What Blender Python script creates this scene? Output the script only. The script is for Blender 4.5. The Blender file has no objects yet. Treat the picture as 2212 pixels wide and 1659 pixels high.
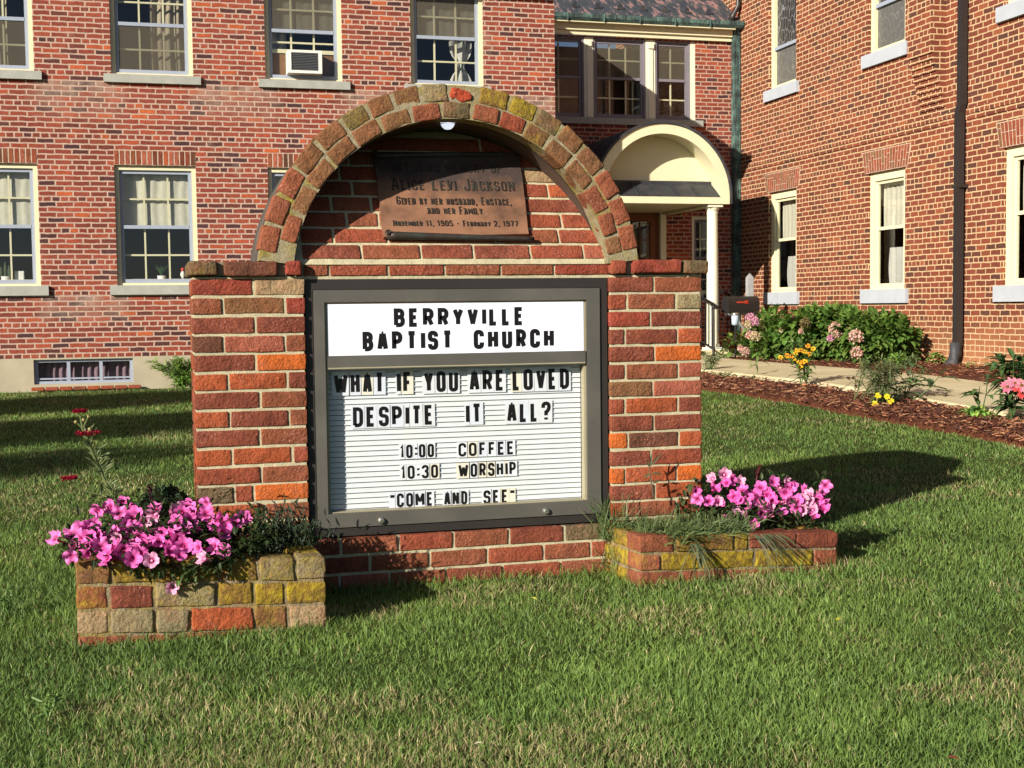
import bpy, bmesh, math, random
import numpy as np
from mathutils import Vector, Matrix, noise as mnoise
random.seed(7); RNG = np.random.default_rng(7)
SC = bpy.context.scene
COL = SC.collection

# ------------------------------------------------------------------ camera (solved from the vanishing points of the two building lines)
PW, PH = 2212.0, 1659.0                       # pixel frame in which the photograph was measured
CX, CY = PW/2, PH/2
_A = np.array([11300., 545.]); _B = np.array([335., 672.])
FPX = math.sqrt(-((_A[0]-CX)*(_B[0]-CX)+(_A[1]-CY)*(_B[1]-CY)))
_X = np.array([_A[0]-CX, -(_A[1]-CY), -FPX]); _X /= np.linalg.norm(_X)
_Y = np.array([_B[0]-CX, -(_B[1]-CY), -FPX]); _Y -= _X*(_X@_Y); _Y /= np.linalg.norm(_Y)
CAM_M = np.array([_X, _Y, np.cross(_X, _Y)])
CAM_P = np.array([0, 0, 0.96])
cam = bpy.data.cameras.new("camera"); camo = bpy.data.objects.new("camera", cam); COL.objects.link(camo)
cam.sensor_width = 36.0; cam.lens = 36.0*FPX/PW; cam.clip_end = 500; cam.clip_start = 0.05
camo.matrix_world = Matrix([list(CAM_M[0])+[0], list(CAM_M[1])+[0], list(CAM_M[2])+[0.96], [0, 0, 0, 1]])
SC.camera = camo
SC.render.resolution_x, SC.render.resolution_y = 1024, 768

# ------------------------------------------------------------------ light
SUN_D = Vector((1.37, 1.0, -0.67)).normalized()
EL = math.asin(-SUN_D.z); ROT = math.atan2(-SUN_D.x, -SUN_D.y)
W = bpy.data.worlds.new("World"); SC.world = W; W.use_nodes = True
wn = W.node_tree.nodes; wl = W.node_tree.links
sky = wn.new("ShaderNodeTexSky"); sky.sky_type = 'NISHITA'; sky.sun_disc = False
sky.air_density = .6; sky.dust_density = .6; sky.sun_elevation = EL; sky.sun_rotation = ROT % (2*math.pi)
wl.new(sky.outputs[0], wn["Background"].inputs[0]); wn["Background"].inputs[1].default_value = 0.05
sl = bpy.data.lights.new("sun", 'SUN'); sl.energy = 5.0; sl.angle = math.radians(0.5); sl.color = (1.0, 0.89, 0.75)
so = bpy.data.objects.new("sun", sl); COL.objects.link(so); so.location = (-14, -10, 12)
so.rotation_euler = SUN_D.to_track_quat('-Z', 'Y').to_euler()
SC.view_settings.view_transform = 'Standard'; SC.view_settings.look = 'None'
SC.view_settings.gamma = 1.0; SC.view_settings.exposure = 0.75
SC.cycles.max_bounces = 6; SC.cycles.diffuse_bounces = 2; SC.cycles.glossy_bounces = 2
SC.cycles.transparent_max_bounces = 12; SC.cycles.transmission_bounces = 4
SC.cycles.caustics_reflective = False; SC.cycles.caustics_refractive = False

# ------------------------------------------------------------------ measuring helpers: a pixel of the photograph onto a known plane
def ray(u, v): return CAM_M @ np.array([u-CX, -(v-CY), -FPX])
def aty(u, v, y):
    d = ray(u, v); t = (y-CAM_P[1])/d[1]; return CAM_P+t*d
def atp(u, v, p0, n):
    d = ray(u, v); p0 = np.array(p0); n = np.array(n); t = ((p0-CAM_P)@n)/(d@n); return CAM_P+t*d
def ss(t): t = np.clip(t, 0, 1); return t*t*(3-2*t)
def gz(x, y): return .17*ss((x-3)/5)*ss((y-6)/6)       # the lawn rises gently to the church
GRASS = 0.03                                            # soil lies this far under the tips of the mown grass
def atg(u, v):
    d = ray(u, v); d = d/np.linalg.norm(d); ts = np.linspace(1, 40, 8000); P = CAM_P+ts[:, None]*d
    k = int(np.argmax(P[:, 2] < gz(P[:, 0], P[:, 1]))); return P[k]

# ------------------------------------------------------------------ object helpers
WL = {}
def tag(o, label=None, cat=None, group=None, kind=None):
    if label: o['label'] = label
    if cat: o['category'] = cat
    if group: o['group'] = group
    if kind: o['kind'] = kind
    return o
def thing(name, label, cat, loc=(0, 0, 0), group=None):
    o = bpy.data.objects.new(name, None); COL.objects.link(o); o.location = loc
    o.empty_display_size = .1; WL[o.name] = Vector(loc)
    return tag(o, label, cat, group)
def srgb(r, g, b, k=1.0):
    f = lambda c: ((c/255)/12.92 if c <= 10 else ((c/255+.055)/1.055)**2.4)*k
    if k == .80: return (f(r)*.92, f(g)*1.02, f(b)*1.16, 1.0)      # colours read off sunlit surfaces: take the warm light out again
    return (f(r), f(g), f(b), 1.0)

class MB:
    def __init__(s): s.v = []; s.f = []; s.m = []; s.c = []
    def add(s, vs, fs, mi=0, col=None):
        n = len(s.v); s.v.extend([tuple(p) for p in vs]); s.f.extend([tuple(i+n for i in f) for f in fs])
        s.m.extend([mi]*len(fs)); s.c.extend([col if col is not None else (.5, .5, .5, 0)]*len(vs))
    def box(s, a, b, mi=0, T=None, col=None):
        x0, y0, z0 = a; x1, y1, z1 = b
        vs = [(x0, y0, z0), (x1, y0, z0), (x1, y1, z0), (x0, y1, z0), (x0, y0, z1), (x1, y0, z1), (x1, y1, z1), (x0, y1, z1)]
        if T: vs = [T(*p) for p in vs]
        s.add(vs, [(0, 3, 2, 1), (4, 5, 6, 7), (0, 1, 5, 4), (1, 2, 6, 5), (2, 3, 7, 6), (3, 0, 4, 7)], mi, col)
    def quad(s, a, b, c, d, mi=0, col=None): s.add([a, b, c, d], [(0, 1, 2, 3)], mi, col)
    def tube(s, pts, r, n=6, mi=0, col=None, cap=True):
        pts = [Vector(p) for p in pts]; rs = r if isinstance(r, (list, tuple)) else [r]*len(pts)
        vs = []; up = Vector((.13, .29, 1)).normalized()
        for i, p in enumerate(pts):
            d = (pts[min(i+1, len(pts)-1)]-pts[max(i-1, 0)]).normalized()
            a = d.cross(up)
            if a.length < 1e-3: a = d.cross(Vector((1, 0, 0)))
            a.normalize(); b = a.cross(d)
            for k in range(n):
                t = 2*math.pi*k/n; vs.append(p+(a*math.cos(t)+b*math.sin(t))*rs[i])
        fs = [(i*n+k, i*n+(k+1) % n, (i+1)*n+(k+1) % n, (i+1)*n+k) for i in range(len(pts)-1) for k in range(n)]
        if cap: fs += [tuple(range(n))[::-1], tuple((len(pts)-1)*n+k for k in range(n))]
        s.add(vs, fs, mi, col)
    def lathe(s, prof, c, n=16, mi=0, T=None, col=None):      # prof = [(r, z)], axis +z through c
        vs = []
        for r, z in prof:
            for k in range(n):
                t = 2*math.pi*k/n; p = Vector((r*math.cos(t), r*math.sin(t), z))
                vs.append((T @ p if T else p)+Vector(c))
        m = len(prof)
        fs = [(i*n+k, i*n+(k+1) % n, (i+1)*n+(k+1) % n, (i+1)*n+k) for i in range(m-1) for k in range(n)]
        fs += [tuple(range(n))[::-1], tuple((m-1)*n+k for k in range(n))]
        s.add(vs, fs, mi, col)
    def prism(s, poly, f, mi=0, col=None):                     # poly of 2D points; f(p, 0|1) -> 3D near / far
        n = len(poly); vs = [f(p, 0) for p in poly]+[f(p, 1) for p in poly]
        s.add(vs, [tuple(range(n)), tuple(range(n, 2*n))[::-1]]+[(i, i+n, (i+1) % n+n, (i+1) % n) for i in range(n)], mi, col)
    def brick(s, c, h, T=None, col=None, mi=0, r=.0034, amp=.0020, seg=.022, fr=24):
        """a worn brick: rounded box whose faces and arrises wander"""
        ax = []
        for k in range(3):
            hh = h[k]; rr = min(r, hh*.45); n = max(1, int(round(2*(hh-rr)/seg)))
            ax.append([-hh, -hh+rr*.45]+list(np.linspace(-hh+rr, hh-rr, n+1))+[hh-rr*.45, hh])
        idx = {}; vs = []; fs = []
        seed = Vector((random.random()*90, random.random()*90, random.random()*90))
        def vert(i, j, k):
            key = (i, j, k)
            if key in idx: return idx[key]
            p = Vector((ax[0][i], ax[1][j], ax[2][k])); q = Vector([max(-h[a]+min(r, h[a]*.45), min(h[a]-min(r, h[a]*.45), p[a])) for a in range(3)])
            d = p-q
            if d.length > 1e-6: p = q+d.normalized()*min(r, min(h)*.45)
            p += mnoise.noise_vector(p*fr+seed)*amp+mnoise.noise_vector(p*fr*3.1+seed)*amp*.5
            p += Vector(c); idx[key] = len(vs); vs.append(T(*p) if T else p); return idx[key]
        L = [len(a) for a in ax]
        for a in range(3):
            b, cc = [(1, 2), (2, 0), (0, 1)][a]
            for e in (0, L[a]-1):
                for i in range(L[b]-1):
                    for j in range(L[cc]-1):
                        def K(x, y):
                            t = [0, 0, 0]; t[a] = e; t[b] = x; t[cc] = y; return vert(*t)
                        q = (K(i, j), K(i+1, j), K(i+1, j+1), K(i, j+1)); fs.append(q if e else q[::-1])
        s.add(vs, fs, mi, col)
    def build(s, name, mats, parent=None, smooth=False, recalc=True, label=None):
        me = bpy.data.meshes.new(name); off = Vector((0, 0, 0)); p = parent
        if p is not None: off = WL[p.name]
        V = np.array(s.v, dtype=float).reshape(-1, 3)-np.array(off)
        me.from_pydata(V.tolist(), [], s.f)
        for m in (mats if isinstance(mats, (list, tuple)) else [mats]): me.materials.append(m)
        me.polygons.foreach_set('material_index', s.m)
        at = me.color_attributes.new('Col', 'FLOAT_COLOR', 'POINT'); at.data.foreach_set('color', np.array(s.c, dtype=np.float32).ravel())
        if recalc:
            bm = bmesh.new(); bm.from_mesh(me); bmesh.ops.recalc_face_normals(bm, faces=bm.faces); bm.to_mesh(me); bm.free()
        if smooth: me.polygons.foreach_set('use_smooth', [q == 0 or not isinstance(mats, (list, tuple)) for q in s.m])
        me.update()
        o = bpy.data.objects.new(name, me); COL.objects.link(o)
        if parent is not None: o.parent = parent
        WL[o.name] = Vector(off)
        if label: o['label'] = label
        return o
def copy_tree(o, parent=None, loc=None):
    c = o.copy(); COL.objects.link(c); WL[c.name] = Vector(loc) if loc else WL[o.name]
    if parent is not None: c.parent = parent
    if loc: c.location = loc
    for ch in list(o.children): copy_tree(ch, c)
    return c

# ------------------------------------------------------------------ materials
class NT:
    def __init__(s, name):
        s.m = bpy.data.materials.new(name); s.m.use_nodes = True; s.t = s.m.node_tree; s.n = s.t.nodes; s.l = s.t.links
        s.b = s.n["Principled BSDF"]; s.out = s.n["Material Output"]
    def new(s, ty, **k):
        x = s.n.new(ty)
        for a, v in k.items(): setattr(x, a, v)
        return x
    def link(s, a, b): s.l.new(a, b)
    def pos(s): 
        if not hasattr(s, '_p'): s._p = s.new("ShaderNodeNewGeometry")
        return s._p.outputs['Position']
    def obj(s):
        if not hasattr(s, '_o'): s._o = s.new("ShaderNodeTexCoord")
        return s._o.outputs['Object']
    def noise(s, scale, detail=4, vec=None, rough=.6):
        x = s.new("ShaderNodeTexNoise"); x.inputs['Scale'].default_value = scale; x.inputs['Detail'].default_value = detail; x.inputs['Roughness'].default_value = rough
        s.link(vec if vec is not None else s.pos(), x.inputs['Vector']); return x.outputs['Fac']
    def mr(s, v, a, b, c, d):
        x = s.new("ShaderNodeMapRange"); s.link(v, x.inputs[0])
        for i, q in enumerate((a, b, c, d)): x.inputs[i+1].default_value = q
        return x.outputs[0]
    def math(s, op, a, b=0.0, clamp=False):
        x = s.new("ShaderNodeMath", operation=op, use_clamp=clamp)
        for i, q in enumerate((a, b)):
            if isinstance(q, (int, float)): x.inputs[i].default_value = q
            else: s.link(q, x.inputs[i])
        return x.outputs[0]
    def mix(s, f, a, b, mode='MIX'):
        x = s.new("ShaderNodeMix", data_type='RGBA', blend_type=mode)
        for i, q in ((0, f), (6, a), (7, b)):
            if isinstance(q, (int, float)): x.inputs[i].default_value = q
            elif isinstance(q, tuple): x.inputs[i].default_value = q
            else: s.link(q, x.inputs[i])
        return x.outputs[2]
    def scale(s, c, f): 
        x = s.new("ShaderNodeVectorMath", operation='SCALE')
        if isinstance(c, tuple): x.inputs[0].default_value = c[:3]
        else: s.link(c, x.inputs[0])
        if isinstance(f, (int, float)): x.inputs['Scale'].default_value = f
        else: s.link(f, x.inputs['Scale'])
        return x.outputs[0]
    def ramp(s, f, stops, interp='LINEAR'):
        x = s.new("ShaderNodeValToRGB"); x.color_ramp.interpolation = interp; e = x.color_ramp.elements
        while len(e) < len(stops): e.new(.5)
        for i, (p, c) in enumerate(stops): e[i].position = p; e[i].color = c
        s.link(f, x.inputs[0]); return x.outputs[0]
    def bump(s, h, strength=.5, dist=.004, nrm=None):
        x = s.new("ShaderNodeBump"); x.inputs['Strength'].default_value = strength; x.inputs['Distance'].default_value = dist
        s.link(h, x.inputs['Height'])
        if nrm is not None: s.link(nrm, x.inputs['Normal'])
        return x.outputs[0]
    def done(s, col=None, rough=.8, nrm=None, spec=.3, metal=0.0):
        b = s.b
        if col is not None:
            if isinstance(col, tuple): b.inputs['Base Color'].default_value = col
            else: s.link(col, b.inputs['Base Color'])
        if isinstance(rough, (int, float)): b.inputs['Roughness'].default_value = rough
        else: s.link(rough, b.inputs['Roughness'])
        b.inputs['Specular IOR Level'].default_value = spec; b.inputs['Metallic'].default_value = metal
        if nrm is not None: s.link(nrm, b.inputs['Normal'])
        return s.m
def simple(name, c, rough=.7, var=.15, sc=12, bump=.15, bs=60, bd=.002, spec=.3, metal=0.0, dirt=None):
    t = NT(name); n = t.noise(sc, 5); col = t.scale(c, t.mr(n, .3, .7, 1-var, 1+var))
    if dirt: col = t.mix(t.mr(t.noise(sc*.5, 6), .5, .75, 0, dirt[1]), col, dirt[0])
    return t.done(col, rough, t.bump(t.noise(bs, 4), bump, bd) if bump else None, spec, metal)
def foliage(name, c, c2, sc=9, trans=.3, rough=.5):
    t = NT(name); info = t.new("ShaderNodeNewGeometry"); f = t.math('ADD', t.math('MULTIPLY', info.outputs['Random Per Island'], .6), t.math('MULTIPLY', t.noise(sc, 3), .5))
    col = t.ramp(f, [(.15, c), (.85, c2)]); t.done(col, rough, None, .35)
    tr = t.new("ShaderNodeBsdfTranslucent"); t.link(t.scale(col, 1.2), tr.inputs[0]); mx = t.new("ShaderNodeMixShader"); mx.inputs[0].default_value = trans
    t.link(t.b.outputs[0], mx.inputs[1]); t.link(tr.outputs[0], mx.inputs[2]); t.link(mx.outputs[0], t.out.inputs[0]); return t.m
def vcol_leaf(name, trans=.35, rough=.55, var=.12):
    t = NT(name); a = t.new("ShaderNodeAttribute", attribute_name='Col'); c = t.scale(a.outputs['Color'], t.mr(t.noise(25, 2), .3, .7, 1-var, 1+var))
    t.done(c, rough, None, .3); tr = t.new("ShaderNodeBsdfTranslucent"); t.link(t.scale(c, 1.15), tr.inputs[0]); mx = t.new("ShaderNodeMixShader"); mx.inputs[0].default_value = trans
    t.link(t.b.outputs[0], mx.inputs[1]); t.link(tr.outputs[0], mx.inputs[2]); t.link(mx.outputs[0], t.out.inputs[0]); return t.m

def worn_brick(name):
    """close-up brick: colour of each brick in Col, lichen amount in Col.alpha"""
    t = NT(name); a = t.new("ShaderNodeAttribute", attribute_name='Col'); base = a.outputs['Color']; al = a.outputs['Alpha']
    c = t.scale(base, t.mr(t.noise(26, 6), .25, .75, .62, 1.38)); c = t.mix(t.mr(t.noise(11, 4), .46, .66, 0, .28), c, srgb(176, 96, 62, K))
    c = t.scale(c, t.mr(t.noise(150, 5), .3, .7, .68, 1.3))
    c = t.mix(t.mr(t.noise(13, 5), .55, .75, 0, .5), c, t.scale(base, .62))
    sp = t.mr(t.noise(190, 3), .56, .66, 0, .6); c = t.mix(t.math('MULTIPLY', sp, t.mr(t.noise(9, 2), .45, .62, 0, 1)), c, srgb(222, 150, 130, .8))
    dk = t.mr(t.noise(75, 5), .60, .70, 0, .55); c = t.mix(dk, c, t.scale(base, .42))
    li = t.math('ADD', t.math('ADD', t.math('MULTIPLY', t.noise(13, 3), .55), t.math('MULTIPLY', t.noise(48, 6, rough=.7), .45)), t.math('SUBTRACT', al, .55)); lf = t.mr(li, .33, .60, 0, .88)
    lc = t.ramp(t.noise(45, 4), [(.3, srgb(104, 84, 42, K)), (.5, srgb(158, 130, 36, K)), (.72, srgb(206, 176, 40, K))])
    c = t.mix(lf, c, lc)
    h = t.math('ADD', t.math('MULTIPLY', t.noise(95, 5), .9), t.math('MULTIPLY', t.noise(30, 4), 1.0))
    return t.done(c, .9, t.bump(h, .95, .008), .2)
def mortar(name, c):
    t = NT(name); col = t.scale(c, t.mr(t.noise(40, 6), .3, .7, .78, 1.15)); col = t.mix(t.mr(t.noise(5, 5), .55, .8, 0, .45), col, srgb(150, 140, 105, .8))
    return t.done(col, .95, t.bump(t.noise(180, 5), .7, .004), .15)
def brick_wall(name, stops, mcol, bw, rh, ms, axis, hdr=6, off=0.0, low=None, stain=0):
    t = NT(name); sx = t.new("ShaderNodeSeparateXYZ"); t.link(t.pos(), sx.inputs[0])
    nv = t.new("ShaderNodeTexNoise"); nv.inputs['Scale'].default_value = 9; nv.inputs['Detail'].default_value = 3; t.link(t.pos(), nv.inputs['Vector'])
    ns = t.new("ShaderNodeSeparateColor"); t.link(nv.outputs['Color'], ns.inputs[0])
    u = t.math('ADD', t.math('ADD', sx.outputs['X'], sx.outputs['Y']), t.math('MULTIPLY', t.math('SUBTRACT', ns.outputs[0], .5), .026))
    z = t.math('ADD', t.math('ADD', sx.outputs['Z'], off), t.math('MULTIPLY', t.math('SUBTRACT', ns.outputs[1], .5), .022))
    cv = t.new("ShaderNodeCombineXYZ"); t.link(u, cv.inputs[0]); t.link(z, cv.inputs[1])
    b = t.new("ShaderNodeTexBrick"); t.link(cv.outputs[0], b.inputs['Vector'])
    b.offset = .5; b.offset_frequency = 2; b.squash = .5; b.squash_frequency = hdr
    for k, v in (('Scale', 1), ('Mortar Size', ms), ('Mortar Smooth', .25), ('Brick Width', bw), ('Row Height', rh), ('Bias', 0)): b.inputs[k].default_value = v
    b.inputs['Color1'].default_value = (0, 0, 0, 1); b.inputs['Color2'].default_value = (1, 1, 1, 1); b.inputs['Mortar'].default_value = (.5, .5, .5, 1)
    c = t.ramp(b.outputs['Color'], stops); c = t.scale(c, t.mr(t.noise(30, 6), .3, .7, .8, 1.2)); c = t.scale(c, t.mr(t.noise(1.3, 4), .3, .7, .88, 1.12))
    if stain:                       # rain-washed lime below every sill
        fx = t.math('ABSOLUTE', t.math('SUBTRACT', t.math('FRACT', t.math('DIVIDE', t.math('ADD', sx.outputs['X'], 20.915), 1.91)), .5)); fx = t.mr(fx, .24, .34, 1, 0)
        fz = t.math('MAXIMUM', t.math('MULTIPLY', t.mr(sx.outputs['Z'], 3.30, 3.80, 0, 1), t.math('LESS_THAN', sx.outputs['Z'], 3.83)), t.math('MULTIPLY', t.mr(sx.outputs['Z'], .78, 1.15, 0, 1), t.math('LESS_THAN', sx.outputs['Z'], 1.18)))
        c = t.mix(t.math('MULTIPLY', t.math('MULTIPLY', fx, fz), t.mr(t.noise(6, 6), .35, .65, .1, .85)), c, srgb(176, 150, 128, K))
        st = t.new("ShaderNodeMapping"); st.inputs['Scale'].default_value = (3, 3, .3); t.link(t.pos(), st.inputs[0]); c = t.scale(c, t.mr(t.noise(1.2, 5, st.outputs[0]), .3, .7, .86, 1.12))
        c = t.mix(t.mr(t.noise(2.2, 6), .62, .8, 0, stain), c, srgb(190, 160, 130, .8))
    if low:
        f = t.mr(t.math('ADD', sx.outputs['Z'], t.math('MULTIPLY', t.noise(1.7, 4), .5)), low[1], low[2], .75, 0); c = t.mix(f, c, low[0])
    mc = t.scale(mcol, t.mr(t.noise(14, 5), .3, .7, .82, 1.14)); c = t.mix(b.outputs['Fac'], c, mc)
    h = t.math('SUBTRACT', t.math('MULTIPLY', t.noise(70, 4), .35), b.outputs['Fac'])
    return t.done(c, .92, t.bump(h, .7, .008), .15)

K = .80
BR = dict(mean=srgb(158, 80, 56, K), mar=srgb(124, 52, 42, K), red=srgb(156, 62, 44, K), ora=srgb(182, 74, 40, K), bri=srgb(212, 92, 36, K), bro=srgb(132, 82, 54, K), pin=srgb(176, 84, 68, K),
          dar=srgb(92, 54, 44, K), oli=srgb(108, 84, 60, K), rbr=srgb(146, 72, 50, K), cri=srgb(150, 46, 40, K), gry=srgb(150, 122, 92, K), tan=srgb(176, 130, 98, K))
def bc(k, lich=0.0, j=.12):
    f = 1+random.uniform(-j, j); c = BR[k]; m_ = BR['mean']; w_ = .28 if k not in ('oli', 'bri', 'tan', 'gry', 'bro') else .08; c = tuple(c[q]*(1-w_)+m_[q]*w_ for q in range(3)); return (c[0]*f*.95, c[1]*f*1.24, c[2]*f*1.12, lich)
M = {}
M['brick'] = worn_brick('worn_brick')
M['mortar'] = mortar('sandy_mortar', srgb(206, 190, 150, K))
def _moss():
    t = NT('mossy_mortar'); n = t.noise(40, 6); c = t.scale(srgb(168, 152, 118, K), t.mr(n, .3, .7, .7, 1.15)); c = t.mix(t.mr(t.noise(9, 5), .44, .62, 0, .8), c, t.ramp(t.noise(50, 3), [(.35, srgb(112, 92, 44, K)), (.65, srgb(176, 152, 50, K))])); return t.done(c, .95, t.bump(t.noise(150, 5), .8, .005), .15)
M['mortar_moss'] = _moss()
M['mortar_pale'] = mortar('pale_mortar', srgb(214, 188, 160, K))
M['mortar_grey'] = mortar('grey_mortar', srgb(150, 140, 112, K))
HB = [(0, srgb(78, 54, 54, K)), (.10, srgb(100, 60, 54, K)), (.2, srgb(132, 66, 52, K)), (.5, srgb(148, 70, 53, K)), (.78, srgb(160, 80, 60, K)), (.93, srgb(170, 80, 56, K)), (1, srgb(198, 98, 56, K))]
M['house_brick'] = brick_wall('house_brick', HB, srgb(202, 166, 142, K), .205, .0652, .0105, 'y', 6, .012, stain=.5)
M['link_brick'] = brick_wall('link_brick', HB, srgb(198, 160, 134, K), .205, .068, .0105, 'y', 6)
CB = [(0, srgb(92, 60, 50, K)), (.15, srgb(118, 64, 48, K)), (.6, srgb(134, 70, 50, K)), (.9, srgb(144, 76, 54, K)), (1, srgb(158, 88, 58, K))]
M['church_brick'] = brick_wall('church_brick', CB, srgb(216, 178, 132, K), .19, .0715, .0092, 'x', 5, 0, low=(srgb(206, 140, 92, K), .35, 1.05))
M['parge'] = simple('tan_parging', srgb(190, 174, 142, K), .95, .12, 3, .3, 50, .003)
M['concrete_sill'] = simple('concrete_sill', srgb(178, 174, 158, K), .9, .12, 8, .3, 90, .002)
M['stone_sill'] = simple('painted_stone', srgb(190, 190, 190, K), .85, .06, 5, .3, 60, .002)
M['cream'] = simple('cream_paint', srgb(244, 228, 182, K), .5, .04, 6, .08, 30, .001)
M['cream_pale'] = simple('pale_cream_paint', srgb(246, 236, 204, K), .5, .04, 6, .08, 30, .001)
M['alu'] = simple('grey_storm_frame', srgb(170, 174, 182, K), .45, .05, 10, .05, 60, .0008, .5)
M['mauve'] = simple('grey_violet_paint', srgb(138, 128, 130, K), .6, .06, 8, .05, 60, .0008)
M['white'] = simple('white_paint', srgb(236, 236, 230, .85), .5, .03, 10, .05, 50, .0008)
M['black'] = simple('black_paint', srgb(22, 21, 22), .5, .2, 10, .05, 60, .001, .4)
M['iron'] = simple('wrought_iron', srgb(26, 25, 26), .5, .2, 20, .15, 80, .001, .4)
M['slate'] = simple('dark_standing_seam', srgb(60, 60, 62, K), .55, .2, 6, .1, 40, .001, .4, dirt=(srgb(92, 86, 80), .5))
M['asphalt'] = simple('tarred_parging', srgb(86, 76, 68, K), .95, .2, 14, .4, 80, .004, dirt=(srgb(126, 116, 100), .5))
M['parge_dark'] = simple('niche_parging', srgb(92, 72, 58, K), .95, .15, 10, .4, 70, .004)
M['bronze_frame'] = simple('bronze_anodised_frame', srgb(96, 90, 80, K), .42, .12, 4, .05, 200, .0005, .5, dirt=(srgb(132, 124, 108, K), .35))
M['bronze_dark'] = simple('dark_frame_lip', srgb(52, 46, 42, K), .5, .1, 5, .05, 80, .0006, .4)
M['bead'] = simple('tan_bead', srgb(176, 162, 128, K), .5, .06, 8, .05, 60, .0006)
M['header_white'] = simple('header_panel_white', srgb(232, 238, 255, .93), .4, .02, 5, 0)
M['board'] = simple('letterboard_white', srgb(212, 222, 228, .88), .5, .03, 12, .04, 60, .0006, dirt=(srgb(200, 200, 180), .25))
M['letter'] = simple('black_letter', srgb(20, 19, 20), .4, .1, 30, 0, spec=.4)
for i, c in enumerate(((222, 230, 240), (214, 224, 238), (226, 226, 212), (218, 226, 234))): M['tile%d' % i] = simple('letter_tile_%s' % ('white', 'blue_white', 'cream', 'grey_white')[i], srgb(*c, .84), .35, .02, 20, 0, spec=.4)
M['lock'] = simple('zinc_lock', srgb(190, 188, 182), .3, .1, 50, .1, 90, .0006, .5, .85)
def _plaque():
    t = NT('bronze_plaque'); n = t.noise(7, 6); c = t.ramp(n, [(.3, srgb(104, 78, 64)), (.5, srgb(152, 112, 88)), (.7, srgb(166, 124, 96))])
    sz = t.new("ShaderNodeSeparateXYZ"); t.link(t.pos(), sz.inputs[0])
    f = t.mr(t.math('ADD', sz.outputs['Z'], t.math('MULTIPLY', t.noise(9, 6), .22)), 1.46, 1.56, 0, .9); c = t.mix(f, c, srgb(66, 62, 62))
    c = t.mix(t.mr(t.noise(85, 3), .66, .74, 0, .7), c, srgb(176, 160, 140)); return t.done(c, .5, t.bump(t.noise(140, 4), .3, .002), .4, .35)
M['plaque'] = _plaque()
M['plaque_dark'] = simple('patina_and_relief_shade', srgb(62, 56, 52), .5, .2, 20, .2, 90, .001, .4, .4, dirt=(srgb(70, 92, 84), .5))  # dark patina of the scrolls; on the raised letters it paints relief shadow
M['copper'] = None
def _copper():
    t = NT('verdigris_copper'); n = t.noise(6, 6); v = t.new("ShaderNodeMapping"); v.inputs['Scale'].default_value = (14, 14, 1.2); t.link(t.pos(), v.inputs[0])
    c = t.ramp(t.math('ADD', t.math('MULTIPLY', n, .5), t.math('MULTIPLY', t.noise(3, 5, v.outputs[0]), .5)), [(.36, srgb(30, 36, 36)), (.50, srgb(66, 88, 86, .9)), (.68, srgb(120, 154, 144, .9))]); return t.done(c, .65, t.bump(n, .2, .003), .4)
M['copper'] = _copper()
def _roof():
    t = NT('peeling_slate_roof'); v = t.new("ShaderNodeMapping"); v.inputs['Scale'].default_value = (5, 1.6, 1.6); v.inputs['Rotation'].default_value = (0, 0, .5); t.link(t.pos(), v.inputs[0])
    n = t.noise(2.2, 8, v.outputs[0], .7); c = t.ramp(n, [(.4, srgb(52, 58, 66)), (.54, srgb(70, 74, 80)), (.585, srgb(176, 132, 122, .8)), (.66, srgb(150, 106, 96, .8)), (.72, srgb(60, 64, 70))])
    return t.done(c, .7, t.bump(t.noise(20, 5), .3, .006), .3)
M['roof'] = _roof()
def _glass():
    t = NT('window_glass'); tr = t.new("ShaderNodeBsdfTransparent"); tr.inputs[0].default_value = (.90, .92, .91, 1); g = t.new("ShaderNodeBsdfGlossy"); g.inputs['Roughness'].default_value = .03
    fr = t.new("ShaderNodeLayerWeight"); fr.inputs[0].default_value = .5; mx = t.new("ShaderNodeMixShader"); t.link(t.math('ADD', t.math('MULTIPLY', t.math('POWER', fr.outputs['Facing'], 4.0), .8), .07), mx.inputs[0]); t.link(tr.outputs[0], mx.inputs[1]); t.link(g.outputs[0], mx.inputs[2]); t.link(mx.outputs[0], t.out.inputs[0]); return t.m
M['glass'] = _glass()
def _mesh():
    t = NT('insect_screen'); t.done(srgb(128, 122, 108, .7), .9, None, .1); tr = t.new("ShaderNodeBsdfTransparent"); mx = t.new("ShaderNodeMixShader"); mx.inputs[0].default_value = .42
    t.link(tr.outputs[0], mx.inputs[1]); t.link(t.b.outputs[0], mx.inputs[2]); t.link(mx.outputs[0], t.out.inputs[0]); return t.m
M['mesh'] = _mesh()
def _curtain(name, c):
    t = NT(name); t.done(t.scale(c, t.mr(t.noise(20, 3), .3, .7, .92, 1.08)), .9, None, .1); tr = t.new("ShaderNodeBsdfTranslucent"); tr.inputs[0].default_value = c; mx = t.new("ShaderNodeMixShader"); mx.inputs[0].default_value = .3
    t.link(t.b.outputs[0], mx.inputs[1]); t.link(tr.outputs[0], mx.inputs[2]); t.link(mx.outputs[0], t.out.inputs[0]); return t.m
M['curtain'] = _curtain('cream_curtain', srgb(214, 200, 176, .7)); M['curtain_white'] = _curtain('white_curtain', srgb(226, 226, 220, .75)); M['curtain_mauve'] = _curtain('mauve_curtain', srgb(190, 160, 178, .6)); M['blind'] = _curtain('pale_blind', srgb(232, 230, 212, .92)); M['shade'] = _curtain('grey_shade', srgb(176, 174, 160, .6))
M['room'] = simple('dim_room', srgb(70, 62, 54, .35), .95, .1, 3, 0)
M['wood'] = simple('brown_door_wood', srgb(126, 70, 40, K), .5, .2, 14, .1, 40, .001)
M['plywood'] = simple('brown_panel', srgb(140, 98, 62, K), .7, .12, 5, .1, 40, .001)
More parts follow.
